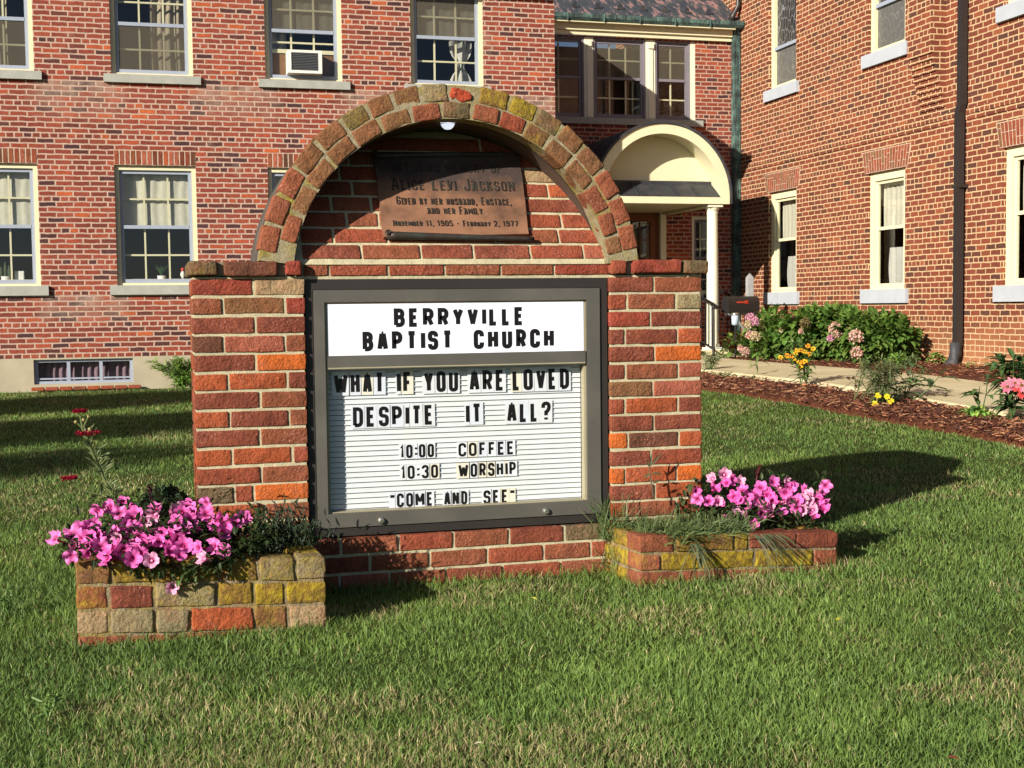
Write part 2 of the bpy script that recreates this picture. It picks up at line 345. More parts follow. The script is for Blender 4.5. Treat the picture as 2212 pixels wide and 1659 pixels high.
def _concrete():
    t = NT('walkway_concrete'); n = t.noise(2.2, 7); c = t.ramp(n, [(.3, srgb(206, 184, 138, K)), (.6, srgb(230, 210, 164, K))]); c = t.mix(t.mr(t.noise(7, 6), .6, .75, 0, .35), c, srgb(176, 152, 112, K)); return t.done(c, .92, t.bump(t.noise(140, 4), .4, .003), .15)
M['concrete'] = _concrete()
def _soil():
    t = NT('lawn_thatch'); c = t.ramp(t.noise(30, 8, rough=.7), [(.3, srgb(34, 40, 18)), (.5, srgb(66, 80, 34)), (.7, srgb(104, 110, 56))]); c = t.scale(c, t.mr(t.noise(1.4, 3), .3, .7, .8, 1.15)); return t.done(c, .95, t.bump(t.noise(120, 5), .9, .02), .1)
M['soil'] = _soil()
def _mulch():
    t = NT('shredded_bark'); c = t.ramp(t.noise(50, 8, rough=.75), [(.3, srgb(40, 24, 18)), (.5, srgb(92, 54, 40)), (.7, srgb(150, 96, 66))]); return t.done(c, .95, t.bump(t.noise(60, 6), 1, .03), .1)
M['mulch'] = _mulch()
M['chips'] = vcol_leaf('bark_chips', .0, .95, .25)
M['dirt'] = simple('dark_potting_soil', srgb(44, 34, 28), .95, .3, 40, .8, 70, .01)
M['grass'] = vcol_leaf('grass_blades', .4, .5, .15)
M['leafcol'] = vcol_leaf('mixed_leaves', .3, .5, .15)
M['bark'] = simple('tree_bark', srgb(84, 68, 54), .95, .25, 14, .8, 30, .02)
def _bulb():
    t = NT('lit_bulb'); t.done(srgb(236, 240, 250, .9), .3, None, .5); t.b.inputs['Emission Color'].default_value = (.80, .86, 1, 1); t.b.inputs['Emission Strength'].default_value = .55; return t.m
M['bulb'] = _bulb()
M['mailbox'] = simple('black_mailbox_steel', srgb(36, 35, 36), .4, .15, 8, .1, 50, .001, .5)
M['flag_red'] = simple('red_flag', srgb(196, 66, 44), .5, .1, 10, 0)
M['old_wood'] = simple('weathered_white_wood', srgb(168, 164, 156, K), .9, .15, 12, .3, 60, .002)
M['pot'] = simple('white_pot', srgb(232, 230, 224, .85), .4, .04, 10, 0)
M['pvc'] = simple('black_plastic_boot', srgb(58, 60, 64), .55, .1, 8, .1, 40, .001)
M['brown_pipe'] = simple('dark_brown_metal', srgb(44, 40, 40), .45, .12, 4, .05, 30, .001, .5)
def _stained():
    t = NT('leaded_glass'); v = t.new("ShaderNodeTexVoronoi", feature='DISTANCE_TO_EDGE'); v.inputs['Scale'].default_value = 9
    mp = t.new("ShaderNodeMapping"); mp.inputs['Scale'].default_value = (1, 1.5, .7); t.link(t.pos(), mp.inputs[0]); t.link(mp.outputs[0], v.inputs['Vector'])
    c = t.mix(t.mr(v.outputs['Distance'], .02, .05, 1, 0), t.ramp(t.noise(6, 3), [(.3, srgb(34, 34, 38)), (.7, srgb(58, 56, 56))]), srgb(140, 138, 136, .8)); return t.done(c, .3, None, .5)
M['stained'] = _stained()
def _screen():
    t = NT('dusty_storm_pane'); v = t.new("ShaderNodeTexVoronoi", feature='DISTANCE_TO_EDGE'); v.inputs['Scale'].default_value = 9
    mp = t.new("ShaderNodeMapping"); mp.inputs['Scale'].default_value = (1, 1.5, .7); t.link(t.pos(), mp.inputs[0]); t.link(mp.outputs[0], v.inputs['Vector'])
    c = t.mix(t.mr(v.outputs['Distance'], .02, .05, .8, 0), srgb(104, 100, 92, .8), srgb(134, 130, 120, .8)); return t.done(c, .4, None, .4)
M['screen'] = _screen()
def vpetal(name, rough=.6, trans=.3): return vcol_leaf(name, trans, rough, .06)
M['petal'] = vpetal('petals')

# ================================================================== SETTING: lawn, walkway, mulch
YH, YL, XW, YS = 17.143, 20.3, 9.6, 4.513
BED0, PATH0, PATH1 = 5.58, 6.36, 7.64
def structure(mb, name, mat, **k):
    o = mb.build(name, mat, **k); return tag(o, kind='structure')
def sheet(xs, ys, dz, jit=0.0):
    mb = MB(); V = []
    for y in ys:
        for x in xs:
            q = mnoise.noise(Vector((x*1.3, y*1.3, 3)))*jit+mnoise.noise(Vector((x*7, y*7, 1)))*jit*.6
            V.append((x, y, float(gz(x, y))+dz+q-(.06 if x == BED0-.03 else 0)))
    n = len(xs); F = [(j*n+i, j*n+i+1, (j+1)*n+i+1, (j+1)*n+i) for j in range(len(ys)-1) for i in range(n-1)]
    mb.add(V, F); return mb
structure(sheet(list(np.r_[-60, -30, -15, np.arange(-8, 12.1, .25), 15, 30, 60]), list(np.r_[-60, -20, -6, np.arange(-2, 22, .25), 26, 40, 80]), -GRASS, .012), 'lawn', M['soil'], smooth=True)
structure(sheet(list(np.r_[BED0-.03, np.linspace(BED0, PATH0-.01, 8)]), list(np.arange(3, 17.6, .12)), .012, .02), 'mulch_bed', M['mulch'], smooth=True)
structure(sheet(list(np.linspace(PATH1+.01, XW+.05, 14)), list(np.arange(5, 18.2, .12)), .02, .025), 'mulch_bed', M['mulch'], smooth=True)
mb = MB(); xs = [PATH0, PATH0+.02, PATH1-.02, PATH1]; ys = list(np.arange(2.9, 17.7, .3)); V = []; n = 4
for y in ys:
    for i, x in enumerate(xs): V.append((x+.03*math.sin(y*1.1)*(1 if i < 2 else .8), y, float(gz(x, y))+(.048 if i in (1, 2) else -.06)))
mb.add(V, [(j*n+i, j*n+i+1, (j+1)*n+i+1, (j+1)*n+i) for j in range(len(ys)-1) for i in range(3)])
mb.box((6.35, 17.45, .1), (8.6, 20.3, .20))
structure(mb, 'walkway', M['concrete'])

# ================================================================== BUILDINGS
def PH_(u, z, w): return (u, YH-w, z)
def PL_(u, z, w): return (u, YL-w, z)
def PC_(u, z, w): return (XW-w, u, z)
def wall_holes(mb, P, U0, U1, Z0, Z1, holes, depth, mi=0):
    us = sorted({U0, U1, *[h[0] for h in holes], *[h[1] for h in holes]}); zs = sorted({Z0, Z1, *[h[2] for h in holes], *[h[3] for h in holes]})
    for a, b in zip(us, us[1:]):
        for c, d in zip(zs, zs[1:]):
            if any(h[0]-1e-6 <= a and b <= h[1]+1e-6 and h[2]-1e-6 <= c and d <= h[3]+1e-6 for h in holes): continue
            mb.quad(P(a, c, 0), P(b, c, 0), P(b, d, 0), P(a, d, 0), mi)
    for a, b, c, d in holes:
        mb.quad(P(a, c, 0), P(a, d, 0), P(a, d, -depth), P(a, c, -depth), mi); mb.quad(P(b, c, 0), P(b, d, 0), P(b, d, -depth), P(b, c, -depth), mi)
        mb.quad(P(a, d, 0), P(b, d, 0), P(b, d, -depth), P(a, d, -depth), mi); mb.quad(P(a, c, 0), P(b, c, 0), P(b, c, -depth), P(a, c, -depth), mi)
def pbox(mb, P, u0, u1, z0, z1, w0, w1, mi=0): mb.box((u0, z0, w0), (u1, z1, w1), mi, T=lambda a, b, c: P(a, b, c))
def curtain(P, u0, u1, z0, z1, w, amp=.025, n=26, waves=5, pinch=None):
    mb = MB(); V = []; rows = 10
    for j in range(rows+1):
        z = z0+(z1-z0)*j/rows
        for i in range(n+1):
            f = i/n; k = 1.0
            if pinch: k = 1-.72*math.exp(-((z-pinch)/.12)**2)*(1) - (.25 if z < pinch-.12 else 0)*0
            u = (u0+u1)/2+(f-.5)*(u1-u0)*k
            V.append(P(u, z, w+amp*math.sin(f*waves*2*math.pi+.7*math.sin(j*.4))+amp*.4*math.sin(f*17+j*.2)))
    mb.add(V, [(j*(n+1)+i, j*(n+1)+i+1, (j+1)*(n+1)+i+1, (j+1)*(n+1)+i) for j in range(rows) for i in range(n)]); return mb
def sash_window(parent, P, u0, u1, z0, z1, fr, sashm, cols=3, casing=.055, rec=.06, sill=None, mid=None, open_z=None, curtains=(), munt=True, label=None, screen=None):
    """casing is the part; sashes, muntins, pane, sill, curtains hang under it"""
    zm = mid if mid else (z0+z1)/2
    mb = MB(); c = casing
    pbox(mb, P, u0, u0+c, z0, z1, -rec-.08, -rec+.02); pbox(mb, P, u1-c, u1, z0, z1, -rec-.08, -rec+.02)
    pbox(mb, P, u0+c, u1-c, z1-c, z1, -rec-.08, -rec+.02); pbox(mb, P, u0+c, u1-c, z0, z0+.03, -rec-.08, -rec+.012)
    w = mb.build('window', fr, parent, label=label)
    a, b, t = u0+c+.002, u1-c-.002, z1-c-.002; bot = z0+.032; s = .042
    mb = MB()                                                                       # outer sash / storm frame
    for (p, q) in ((a, a+s), (b-s, b)): pbox(mb, P, p, q, bot, t, -rec-.045, -rec-.012)
    pbox(mb, P, a+s, b-s, t-s, t, -rec-.045, -rec-.012); pbox(mb, P, a+s, b-s, bot, bot+s*1.1, -rec-.045, -rec-.012); pbox(mb, P, a+s, b-s, zm-.022, zm+.022, -rec-.05, -rec-.008)
    mb.build('sash_frame', sashm, w)
    if munt:
        mb = MB(); m = .011; lo = bot if open_z is None else open_z
        for k in range(1, cols):
            uu = a+(b-a)*k/cols; pbox(mb, P, uu-m, uu+m, lo, t-s, -rec-.095, -rec-.072)
        for zz in ((lo+zm)/2, (zm+t)/2): pbox(mb, P, a, b, zz-m, zz+m, -rec-.097, -rec-.07)
        pbox(mb, P, a, b, lo, lo+.05, -rec-.105, -rec-.066)
        mb.build('muntin', M['cream'], w)
    mb = MB(); mb.quad(P(a, bot, -rec-.03), P(b, bot, -rec-.03), P(b, t, -rec-.03), P(a, t, -rec-.03)); mb.build('pane', M['glass'], w, recalc=False)
    if screen:
        q0, q1 = (bot+.01, zm-.02) if screen == 'low' else (zm+.02, t-.02); mb = MB(); mb.quad(P(a+.02, q0, -rec-.020), P(b-.02, q0, -rec-.020), P(b-.02, q1, -rec-.020), P(a+.02, q1, -rec-.020)); mb.build('insect_screen', M['mesh'], w, recalc=False)
    if sill:
        mb = MB(); d, sh, m = sill; pbox(mb, P, u0-d, u1+d, z0-sh, z0-.001, -.1, .05)
        mb.build('sill', m, w)
    for (kind, cu0, cu1, cz0, cz1, mat, pin) in curtains: curtain(P, cu0, cu1, cz0, cz1, -rec-(.125 if kind == 'blind' else .2), amp=.007 if kind == 'blind' else .025, pinch=pin, waves=max(2, int((cu1-cu0)*9))).build(kind, mat, w, smooth=True, recalc=False)
    return w
# ---- the house on the left
house = thing('brick_house', 'red brick house with white sash windows and a tan foundation, left behind the sign', 'house', (0, YH, 0))
WX = [-4.27, -2.36, -0.45, 1.455, 3.365]
up = [(x, x+1.0, 3.93, 5.20) for x in WX]; lo = [(x, x+1.0, 1.29, 2.80) for x in WX[1:4]]; base_w = (-1.48, -0.29, .06, .368)
mb = MB(); wall_holes(mb, PH_, -9, 5.368, .39, 5.5, up+lo, .16)
mb.add([(5.368, YH, -.1), (5.368, 27, -.1), (5.368, 27, 5.2), (5.368, 19.6, 5.93), (5.368, YH, 5.5)], [(0, 1, 2, 3, 4)])
mb.quad((-9, YH, -.1), (-9, 27, -.1), (-9, 27, 5.2), (-9, YH, 5.5)); mb.quad((-9, 27, -.1), (5.368, 27, -.1), (5.368, 27, 5.2), (-9, 27, 5.2))
mb.build('wall', M['house_brick'], house, recalc=False)
mb = MB(); wall_holes(mb, PH_, -9, 5.36, -.1, .389, [base_w], .14); mb.build('foundation', M['parge'], house, recalc=False)
mb = MB()                                                         # rooms behind the windows
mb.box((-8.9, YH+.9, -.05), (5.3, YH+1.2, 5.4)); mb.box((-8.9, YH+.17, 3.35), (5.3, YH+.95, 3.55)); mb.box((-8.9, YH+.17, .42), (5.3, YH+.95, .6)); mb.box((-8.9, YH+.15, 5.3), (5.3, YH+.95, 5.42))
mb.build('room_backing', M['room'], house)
mb = MB(); mb.prism([(YH-.28, 5.5), (19.6, 6.02), (27.3, 5.2), (27.3, 5.08), (19.6, 5.9), (YH-.28, 5.38)], lambda p, k: ((-9.2, 5.42)[k], p[0], p[1])); mb.build('roof', M['slate'], house)
mb = MB(); mb.box((-9.2, YH-.40, 5.36), (5.42, YH-.28, 5.49)); mb.build('gutter', M['copper'], house)
cs = (.09, .105, M['concrete_sill'])
for k, h in enumerate(up):
    u0, u1 = h[0], h[1]; cur = []
    if k == 1: cur = [('curtain', u0+.12, u1-.32, 3.98, 5.15, M['curtain'], None)]
    if k == 2: cur = [('curtain', u0+.48, u1-.07, 3.98, 5.15, M['curtain'], None)]
    if k == 3: cur = [('blind', u0+.08, u1-.08, 4.60, 5.15, M['shade'], None), ('curtain', u0+.08, u0+.3, 4.0, 4.6, M['curtain_white'], None)]
    if k == 4: cur = [('blind', u0+.08, u1-.08, 4.62, 5.15, M['shade'], None), ('curtain', u0+.58, u1-.10, 4.0, 4.62, M['curtain_white'], 4.24)]
    sash_window(house, PH_, *h, M['cream'], M['alu'], sill=cs, mid=4.575, curtains=cur, open_z=4.30 if k == 3 else None, screen={0: 'low', 1: 'low', 2: 'low', 3: 'high', 4: 'high'}[k])
for k, h in enumerate(lo):
    u0, u1 = h[0], h[1]
    mbm = MB(); pbox(mbm, PH_, u0+.002, u0+.998, 2.803, 2.985, -.01, .0035); 
    w = sash_window(house, PH_, *h, M['cream'], M['alu'], sill=(.09, .12, M['concrete_sill']), mid=2.03, curtains=[('blind', u0+.07, u1-.07, 2.03, 2.74, M['blind'], None)])
    mb = mbm; mb.m = [1]*len(mb.f); n = 15
    for i in range(n):
        c = u0+.0+(i+.5)*1.0/n
        mb.brick((c, YH+.028, 2.895), (.0265, .035, .088), col=bc(random.choice(['red', 'mar', 'rbr', 'pin', 'dar', 'ora']), -.4, .2), r=.004, amp=.002, seg=.05)
    mb.build('soldier_course', [M['brick'], M['mortar_pale']], w)
mb = MB(); a, b, c, d = base_w
for (p, q) in ((a, a+.05), (b-.04, b), (a+.39, a+.43), (a+.78, a+.82)): pbox(mb, PH_, p, q, c, d, -.09, -.045)
pbox(mb, PH_, a+.05, b-.04, d-.035, d, -.092, -.043); pbox(mb, PH_, a+.05, b-.04, c, c+.035, -.092, -.043); pbox(mb, PH_, a+.05, b-.04, c+.055, c+.075, -.088, -.05)
bw = mb.build('basement_window', M['alu'], house)
mb = MB(); mb.quad(PH_(a, c, -.075), PH_(b, c, -.075), PH_(b, d, -.075), PH_(a, d, -.075)); mb.build('pane', M['glass'], bw, recalc=False)
curtain(PH_, a+.05, b-.03, c, d-.03, -.16, .02, 60, 13).build('curtain', M['curtain_mauve'], bw, smooth=True, recalc=False)
mb = MB()
for i in range(8): mb.brick((a+.05+i*.165, YH-.09, .008), (.074, .05, .02), col=bc(random.choice(['red', 'rbr', 'ora']), -.3), r=.006, seg=.05)
mb.build('brick_sill', M['brick'], bw)
# ---- link between house and church
link = thing('connecting_building', 'recessed brick link with a triple window under a green copper gutter, between house and church', 'building', (8, YL, .1))
tri = (6.0, 8.82, 4.04, 5.34); door_h = (7.45, 8.27, .25, 2.6); sw = (8.745, 9.16, 1.0, 2.45)
mb = MB(); wall_holes(mb, PL_, 5.3, 9.6, .05, 5.36, [tri, door_h, sw], .14); mb.build('wall', M['link_brick'], link, recalc=False)
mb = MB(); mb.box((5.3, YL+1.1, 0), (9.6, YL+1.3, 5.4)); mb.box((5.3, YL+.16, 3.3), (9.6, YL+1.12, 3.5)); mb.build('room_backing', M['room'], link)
mb = MB(); pbox(mb, PL_, 5.3, 9.45, 5.362, 5.43, 0, .06); pbox(mb, PL_, 5.3, 9.45, 5.43, 5.53, 0, .10); pbox(mb, PL_, 5.3, 9.45, 5.53, 5.545, 0, .22); mb.build('cornice', M['cream'], link)
mb = MB(); mb.prism([(.10, 5.55), (.20, 5.56), (.235, 5.60), (.245, 5.665), (.22, 5.668), (.20, 5.62), (.06, 5.60)], lambda p, k: PL_((5.3, 9.62)[k], p[1], p[0]))
for i in range(7): pbox(mb, PL_, 6.5+i*.62, 6.515+i*.62, 5.548, 5.672, .1, .252)
mb.build('gutter', M['copper'], link)
mb = MB(); mb.prism([(.17, 5.66), (-3.2, 7.9), (-3.2, 7.8), (.14, 5.58)], lambda p, k: PL_((5.3, 9.6)[k], p[1], p[0])); mb.build('roof', M['roof'], link)
for i in range(7):                                                 # snow guards
    mb = MB(); u = 6.72+i*.395; mb.lathe([(.001, -.012), (.042, -.012), (.048, 0), (.042, .012), (.001, .012)], (u, YL+.07, 5.875), 10, T=Matrix.Rotation(math.radians(100), 3, 'X')); mb.box((u-.05, YL+.06, 5.825), (u+.08, YL+.1, 5.845)); mb.build('snow_guard', M['slate'], link)
mb = MB(); pbox(mb, PL_, 5.3, 8.94, 3.935, 4.038, -.05, .05); mb.build('window_ledge', M['concrete_sill'], link)
for (p, q, lab) in ((6.865, 7.022, 0), (7.94, 8.108, 0), (8.735, 8.82, 0)):
    mb = MB(); pbox(mb, PL_, p, q, 4.04, 5.34, -.12, -.02)
    if q-p > .1: pbox(mb, PL_, p+.045, q-.045, 4.06, 5.2, -.02, -.005); pbox(mb, PL_, p+.035, q-.035, 5.2, 5.29, -.02, .015)
    mb.build('mullion', M['cream_pale'], link)
sash_window(link, PL_, 6.05, 6.862, 4.041, 5.339, M['mauve'], M['mauve'], screen='high', cols=2, rec=.05, casing=.03, mid=4.70)
sash_window(link, PL_, 7.025, 7.937, 4.041, 5.339, M['mauve'], M['mauve'], screen='high', cols=3, rec=.05, casing=.03, mid=4.70)
sash_window(link, PL_, 8.111, 8.732, 4.041, 5.339, M['mauve'], M['mauve'], screen='high', cols=2, rec=.05, casing=.03, mid=4.70)
sash_window(link, PL_, *sw, M['cream_pale'], M['mauve'], cols=2, rec=.05, mid=1.75, curtains=[('curtain', sw[0]+.05, sw[0]+.17, 1.35, 2.3, M['curtain_white'], None)])
mb = MB(); pbox(mb, PL_, 8.17, 8.27, .25, 2.6, -.1, .03); pbox(mb, PL_, 7.45, 8.17, 2.52, 2.6, -.1, .03); pbox(mb, PL_, 7.45, 7.53, .25, 2.52, -.1, .03); mb.build('door_frame', M['cream_pale'], link)
mb = MB(); pbox(mb, PL_, 8.02, 8.165, .25, 2.515, -.11, -.05); pbox(mb, PL_, 7.535, 7.66, .25, 2.515, -.11, -.05); pbox(mb, PL_, 7.66, 8.02, 2.36, 2.515, -.11, -.05); pbox(mb, PL_, 7.66, 8.02, .25, 1.15, -.11, -.05)
pbox(mb, PL_, 7.83, 7.85, 1.15, 2.36, -.10, -.06)
for z in (1.45, 1.75, 2.05): pbox(mb, PL_, 7.66, 8.02, z-.01, z+.01, -.10, -.06)
dr = mb.build('door', M['wood'], link)
mb = MB(); mb.quad(PL_(7.66, 1.15, -.08), PL_(8.02, 1.15, -.08), PL_(8.02, 2.36, -.08), PL_(7.66, 2.36, -.08)); mb.build('pane', M['glass'], dr, recalc=False)
mb = MB(); pbox(mb, PL_, 9.465, 9.592, .5, 5.56, .01, .11)
for k in range(3): pbox(mb, PL_, 9.48+.04*k, 9.495+.04*k, .5, 5.56, .11, .118)
mb.build('downspout', M['copper'], link)
mb = MB(); mb.tube([(9.55, YL-.12, 6.6), (9.55, YL-.12, 5.95), (9.46, YL-.1, 5.8), (9.42, YL-.1, 5.70)], .05, 10); mb.build('upper_leader', M['brown_pipe'], link, smooth=True)
# ---- church wing on the right
church = thing('brick_church', 'tall brown brick church wing with cream windows, on the right side', 'church', (XW, 14, .1))
YW = [(18.235, 19.175), (15.225, 16.17), (12.23, 13.175)]
lw = [(a, b, 1.145, 2.745) for a, b in YW]; uw = [(a+.02, b, 4.375, 6.6) for a, b in YW]
mb = MB(); wall_holes(mb, PC_, 7, YL+6, 0, 7.4, lw+uw, .16)
mb.quad((XW, 7, 0), (22, 7, 0), (22, 7, 7.4), (XW, 7, 7.4)); mb.quad((22, 7, 0), (22, 26.3, 0), (22, 26.3, 7.4), (22, 7, 7.4)); mb.quad((XW, 26.3, 0), (22, 26.3, 0), (22, 26.3, 7.4), (XW, 26.3, 7.4))
mb.build('wall', M['church_brick'], church, recalc=False)
mb = MB(); mb.prism([(9.3, 7.4), (15.8, 11), (22.3, 7.4), (22.3, 7.25), (9.3, 7.25)], lambda p, k: (p[0], (6.7, 26.6)[k], p[1])); mb.build('roof', M['slate'], church)
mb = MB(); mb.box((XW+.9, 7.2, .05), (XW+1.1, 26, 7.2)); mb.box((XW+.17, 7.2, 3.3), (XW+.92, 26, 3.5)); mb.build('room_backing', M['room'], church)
mb = MB(); pbox(mb, PC_, 7, YL, 3.235, 3.31, -.01, .022); pbox(mb, PC_, 7, YL, 3.17, 3.235, -.01, .012); mb.build('brick_band', M['church_brick'], church)
mb = MB(); pbox(mb, PC_, 14.33, 14.86, 4.06, 7.3, -.01, .21); n = 9
for i in range(n):
    f = (i+1)/(n+1); z = 3.40+i*.0733; pbox(mb, PC_, 14.333, 14.855, z, z+.0728, -.01, .21*f)
mb.build('corbelled_pier', M['church_brick'], church)
ssil = (.10, .19, M['stone_sill'])
for k, h in enumerate(lw):
    a, b = h[0], h[1]
    w = sash_window(church, PC_, *h, M['cream'], M['cream'], casing=.11, rec=.07, sill=ssil, mid=1.98, munt=False,
                    curtains=[('blind', a+.115, b-.115, 1.98, 2.70, M['blind'], None), ('curtain', a+.12, a+.34, 1.22, 1.98, M['curtain_white'], None), ('curtain', b-.52, b-.13, 1.22, 1.72, M['curtain_white'], None)])
    mb = MB(); n = 17; mb.prism([(a-.06, 2.752), (b+.06, 2.752), (b+.135, 3.05), (a-.135, 3.05)], lambda p, k: PC_(p[0], p[1], (.0035, -.01)[k]), 1)
    for i in range(n):
        f = (i+.5)/n; uc = a-.06+f*(b-a+.12); lean = (f-.5)*.42
        def T(x, y, z, uc=uc, lean=lean): return (XW+.004-x, uc+y*(1+.25*(z+.15)/.3)+lean*(z+.15), 2.90+z)
        sp = random.choice((-.05, .03, .08))
        mb.brick((0, 0, (sp-.145)/2), (.012, .0235, (sp+.145)/2-.004), T=T, col=bc(random.choice(['rbr', 'rbr', 'bro', 'red']), -.6, .1), r=.003, amp=.001, seg=.1)
        mb.brick((0, 0, (sp+.145)/2), (.012, .0235, (.145-sp)/2-.004), T=T, col=bc(random.choice(['rbr', 'rbr', 'bro', 'red']), -.6, .1), r=.003, amp=.001, seg=.1)
    mb.build('jack_arch', [M['brick'], M['mortar_pale']], w)
for k, h in enumerate(uw):
    a, b, c, d = h; mb = MB()
    for (p, q) in ((a, a+.09), (b-.09, b)): pbox(mb, PC_, p, q, c, d, -.14, -.05)
    pbox(mb, PC_, a+.09, b-.09, c, c+.06, -.14, -.05); w = mb.build('stained_window', M['cream'], church)
    mb = MB(); zm = 5.02; pbox(mb, PC_, a+.09, b-.09, zm-.025, zm+.025, -.12, -.06); mb.build('rail', M['alu'], w)
    mb = MB(); mb.quad(PC_(a+.08, zm, -.11), PC_(b-.08, zm, -.11), PC_(b-.08, d, -.11), PC_(a+.08, d, -.11)); mb.build('leaded_pane', M['stained'], w, recalc=False)
    mb = MB(); mb.quad(PC_(a+.08, c, -.10), PC_(b-.08, c, -.10), PC_(b-.08, zm, -.10), PC_(a+.08, zm, -.10)); mb.build('dusty_pane', M['screen'], w, recalc=False)
    mb = MB(); pbox(mb, PC_, a-.10, b+.10, c-.175, c-.001, -.1, .05); mb.build('sill', M['stone_sill'], w)
mb = MB(); pbox(mb, PC_, 13.84, 13.935, 3.36, 7.2, .03, .11); pbox(mb, PC_, 13.87, 13.97, .42, 3.26, .04, .12)
mb.prism([(13.84, 3.36), (13.935, 3.36), (13.97, 3.26), (13.87, 3.26)], lambda p, k: PC_(p[0], p[1], (.035, .115)[k]))
for k in range(3): pbox(mb, PC_, 13.88+.030*k, 13.892+.030*k, .42, 3.25, .12, .127)
pbox(mb, PC_, 13.84, 14.0, 2.35, 2.39, .0, .126); dsp = mb.build('downspout', M['brown_pipe'], church)
mb = MB(); mb.tube([(XW-.10, 13.925, .46), (XW-.10, 13.925, .32), (XW-.14, 13.92, .22), (XW-.24, 13.90, .14)], [.075, .075, .074, .072], 14); mb.build('boot', M['pvc'], dsp, smooth=True)
# ---- arched portico at the link's door
portico = thing('entrance_portico', 'cream arched entrance portico with a barrel roof and round column', 'portico', (7.36, 18.2, .2))
PX, PZ, YP = 7.355, 2.585, 18.12
def arcp(r, a0, a1, n, rz=1.0): return [(PX+r*math.cos(math.radians(a0+(a1-a0)*i/n)), PZ+r*rz*math.sin(math.radians(a0+(a1-a0)*i/n))) for i in range(n+1)]
RO, RI = 1.07, .925
mb = MB(); poly = [(PX+RO, 2.475)]+arcp(RO, 0, 180, 40)+[(PX-RO, 2.475)]; inn = [(PX-RI+.0, 2.475)]+arcp(RI, 180, 0, 40)+[(PX+RI, 2.475)]
m = len(poly); V = []
for y in (YP, YP+.10): V += [(p[0], y, p[1]) for p in poly]+[(p[0], y, p[1]) for p in inn[::-1]]
F = []
for i in range(m-1): F += [(i, i+1, m+i+1, m+i), (2*m+i, 3*m+i, 3*m+i+1, 2*m+i+1), (i, 2*m+i, 2*m+i+1, i+1), (m+i, m+i+1, 3*m+i+1, 3*m+i)]
mb.add(V, F); mb.build('arch_fascia', M['cream'], portico, smooth=False)
mb = MB(); V = []; A = arcp(RI+.012, 0, 180, 36); 
for y in (YP+.1, YP+.46): V += [(p[0], y, p[1]) for p in A]
mb.add(V, [(i, i+1, 37+i+1, 37+i) for i in range(36)]); mb.build('soffit', M['cream'], portico, recalc=False, smooth=True)
mb = MB(); pl = arcp(RI+.02, 0, 180, 36); mb.prism(pl, lambda p, k: (p[0], YP+.44+.03*k, p[1])); mb.build('tympanum', M['cream'], portico)
mb = MB(); V = []; A = arcp(RO+.035, -6, 186, 44); B = arcp(RO+.004, -6, 186, 44)
for y, Q in ((YP-.03, A), (YL-.01, A), (YL-.01, B), (YP-.03, B)): V += [(p[0], y, p[1]) for p in Q]
n = 45; F = [(k*n+i, k*n+i+1, ((k+1) % 4)*n+i+1, ((k+1) % 4)*n+i) for k in range(4) for i in range(44)]; mb.add(V, F); mb.build('barrel_roof', M['slate'], portico)
mb = MB(); mb.box((PX-RO+.02, YP-.045, 2.472), (PX+RO-.02, YP-.003, 2.572)); mb.box((PX-RO+.05, YP+.1, 2.465), (PX-RO+.22, YL-.01, 2.58)); mb.box((PX+RO-.22, YP+.1, 2.465), (PX+RO-.05, YL-.01, 2.58)); mb.box((PX-RO+.2, YP+.1, 2.50), (PX+RO-.2, YL-.01, 2.55)); mb.build('beam', M['cream'], portico)
mb = MB(); mb.prism([(YP-.05, 2.575), (YP+.30, 2.80), (YP+.30, 2.84), (YP+.44, 2.845), (YP+.44, 2.58)], lambda p, k: ((PX-RI-.02, PX+RI-.03)[k], p[0], p[1]))
for u in (-.75, -.42, -.10, .22, .54): mb.prism([(YP-.05, 2.578), (YP+.30, 2.803), (YP+.30, 2.822), (YP-.05, 2.597)], lambda p, k: (PX+u+.016*k, p[0], p[1]))
mb.build('skirt_roof', M['slate'], portico)
for cx in (PX-.83, 8.185):
    cy = YP+.10; mb = MB(); mb.lathe([(.100, .31), (.108, .33), (.108, .36), (.092, .375), (.092, .4), (.089, 1.2), (.080, 2.32), (.085, 2.33), (.085, 2.35), (.08, 2.36), (.105, 2.41), (.112, 2.43)], (cx, cy, 0), 26); mb.box((cx-.12, cy-.12, 2.43), (cx+.12, cy+.12, 2.466)); mb.build('column', M['cream_pale'], portico, smooth=False)
    mb = MB(); mb.box((cx-.14, cy-.14, .275), (cx+.14, cy+.14, .312)); mb.box((cx-.20, cy-.17, .08), (cx+.19, cy+.2, .274), 1); mb.build('plinth', [M['white'], M['concrete']], portico)
steps = thing('entrance_steps', 'low tan concrete steps under the portico', 'steps', (7.2, 18.3, .2))
mb = MB(); mb.box((6.5, 18.25, .12), (7.98, 20.29, .42)); mb.box((6.5, 17.95, .12), (7.86, 18.246, .32)); mb.build('tread', M['concrete'], steps)
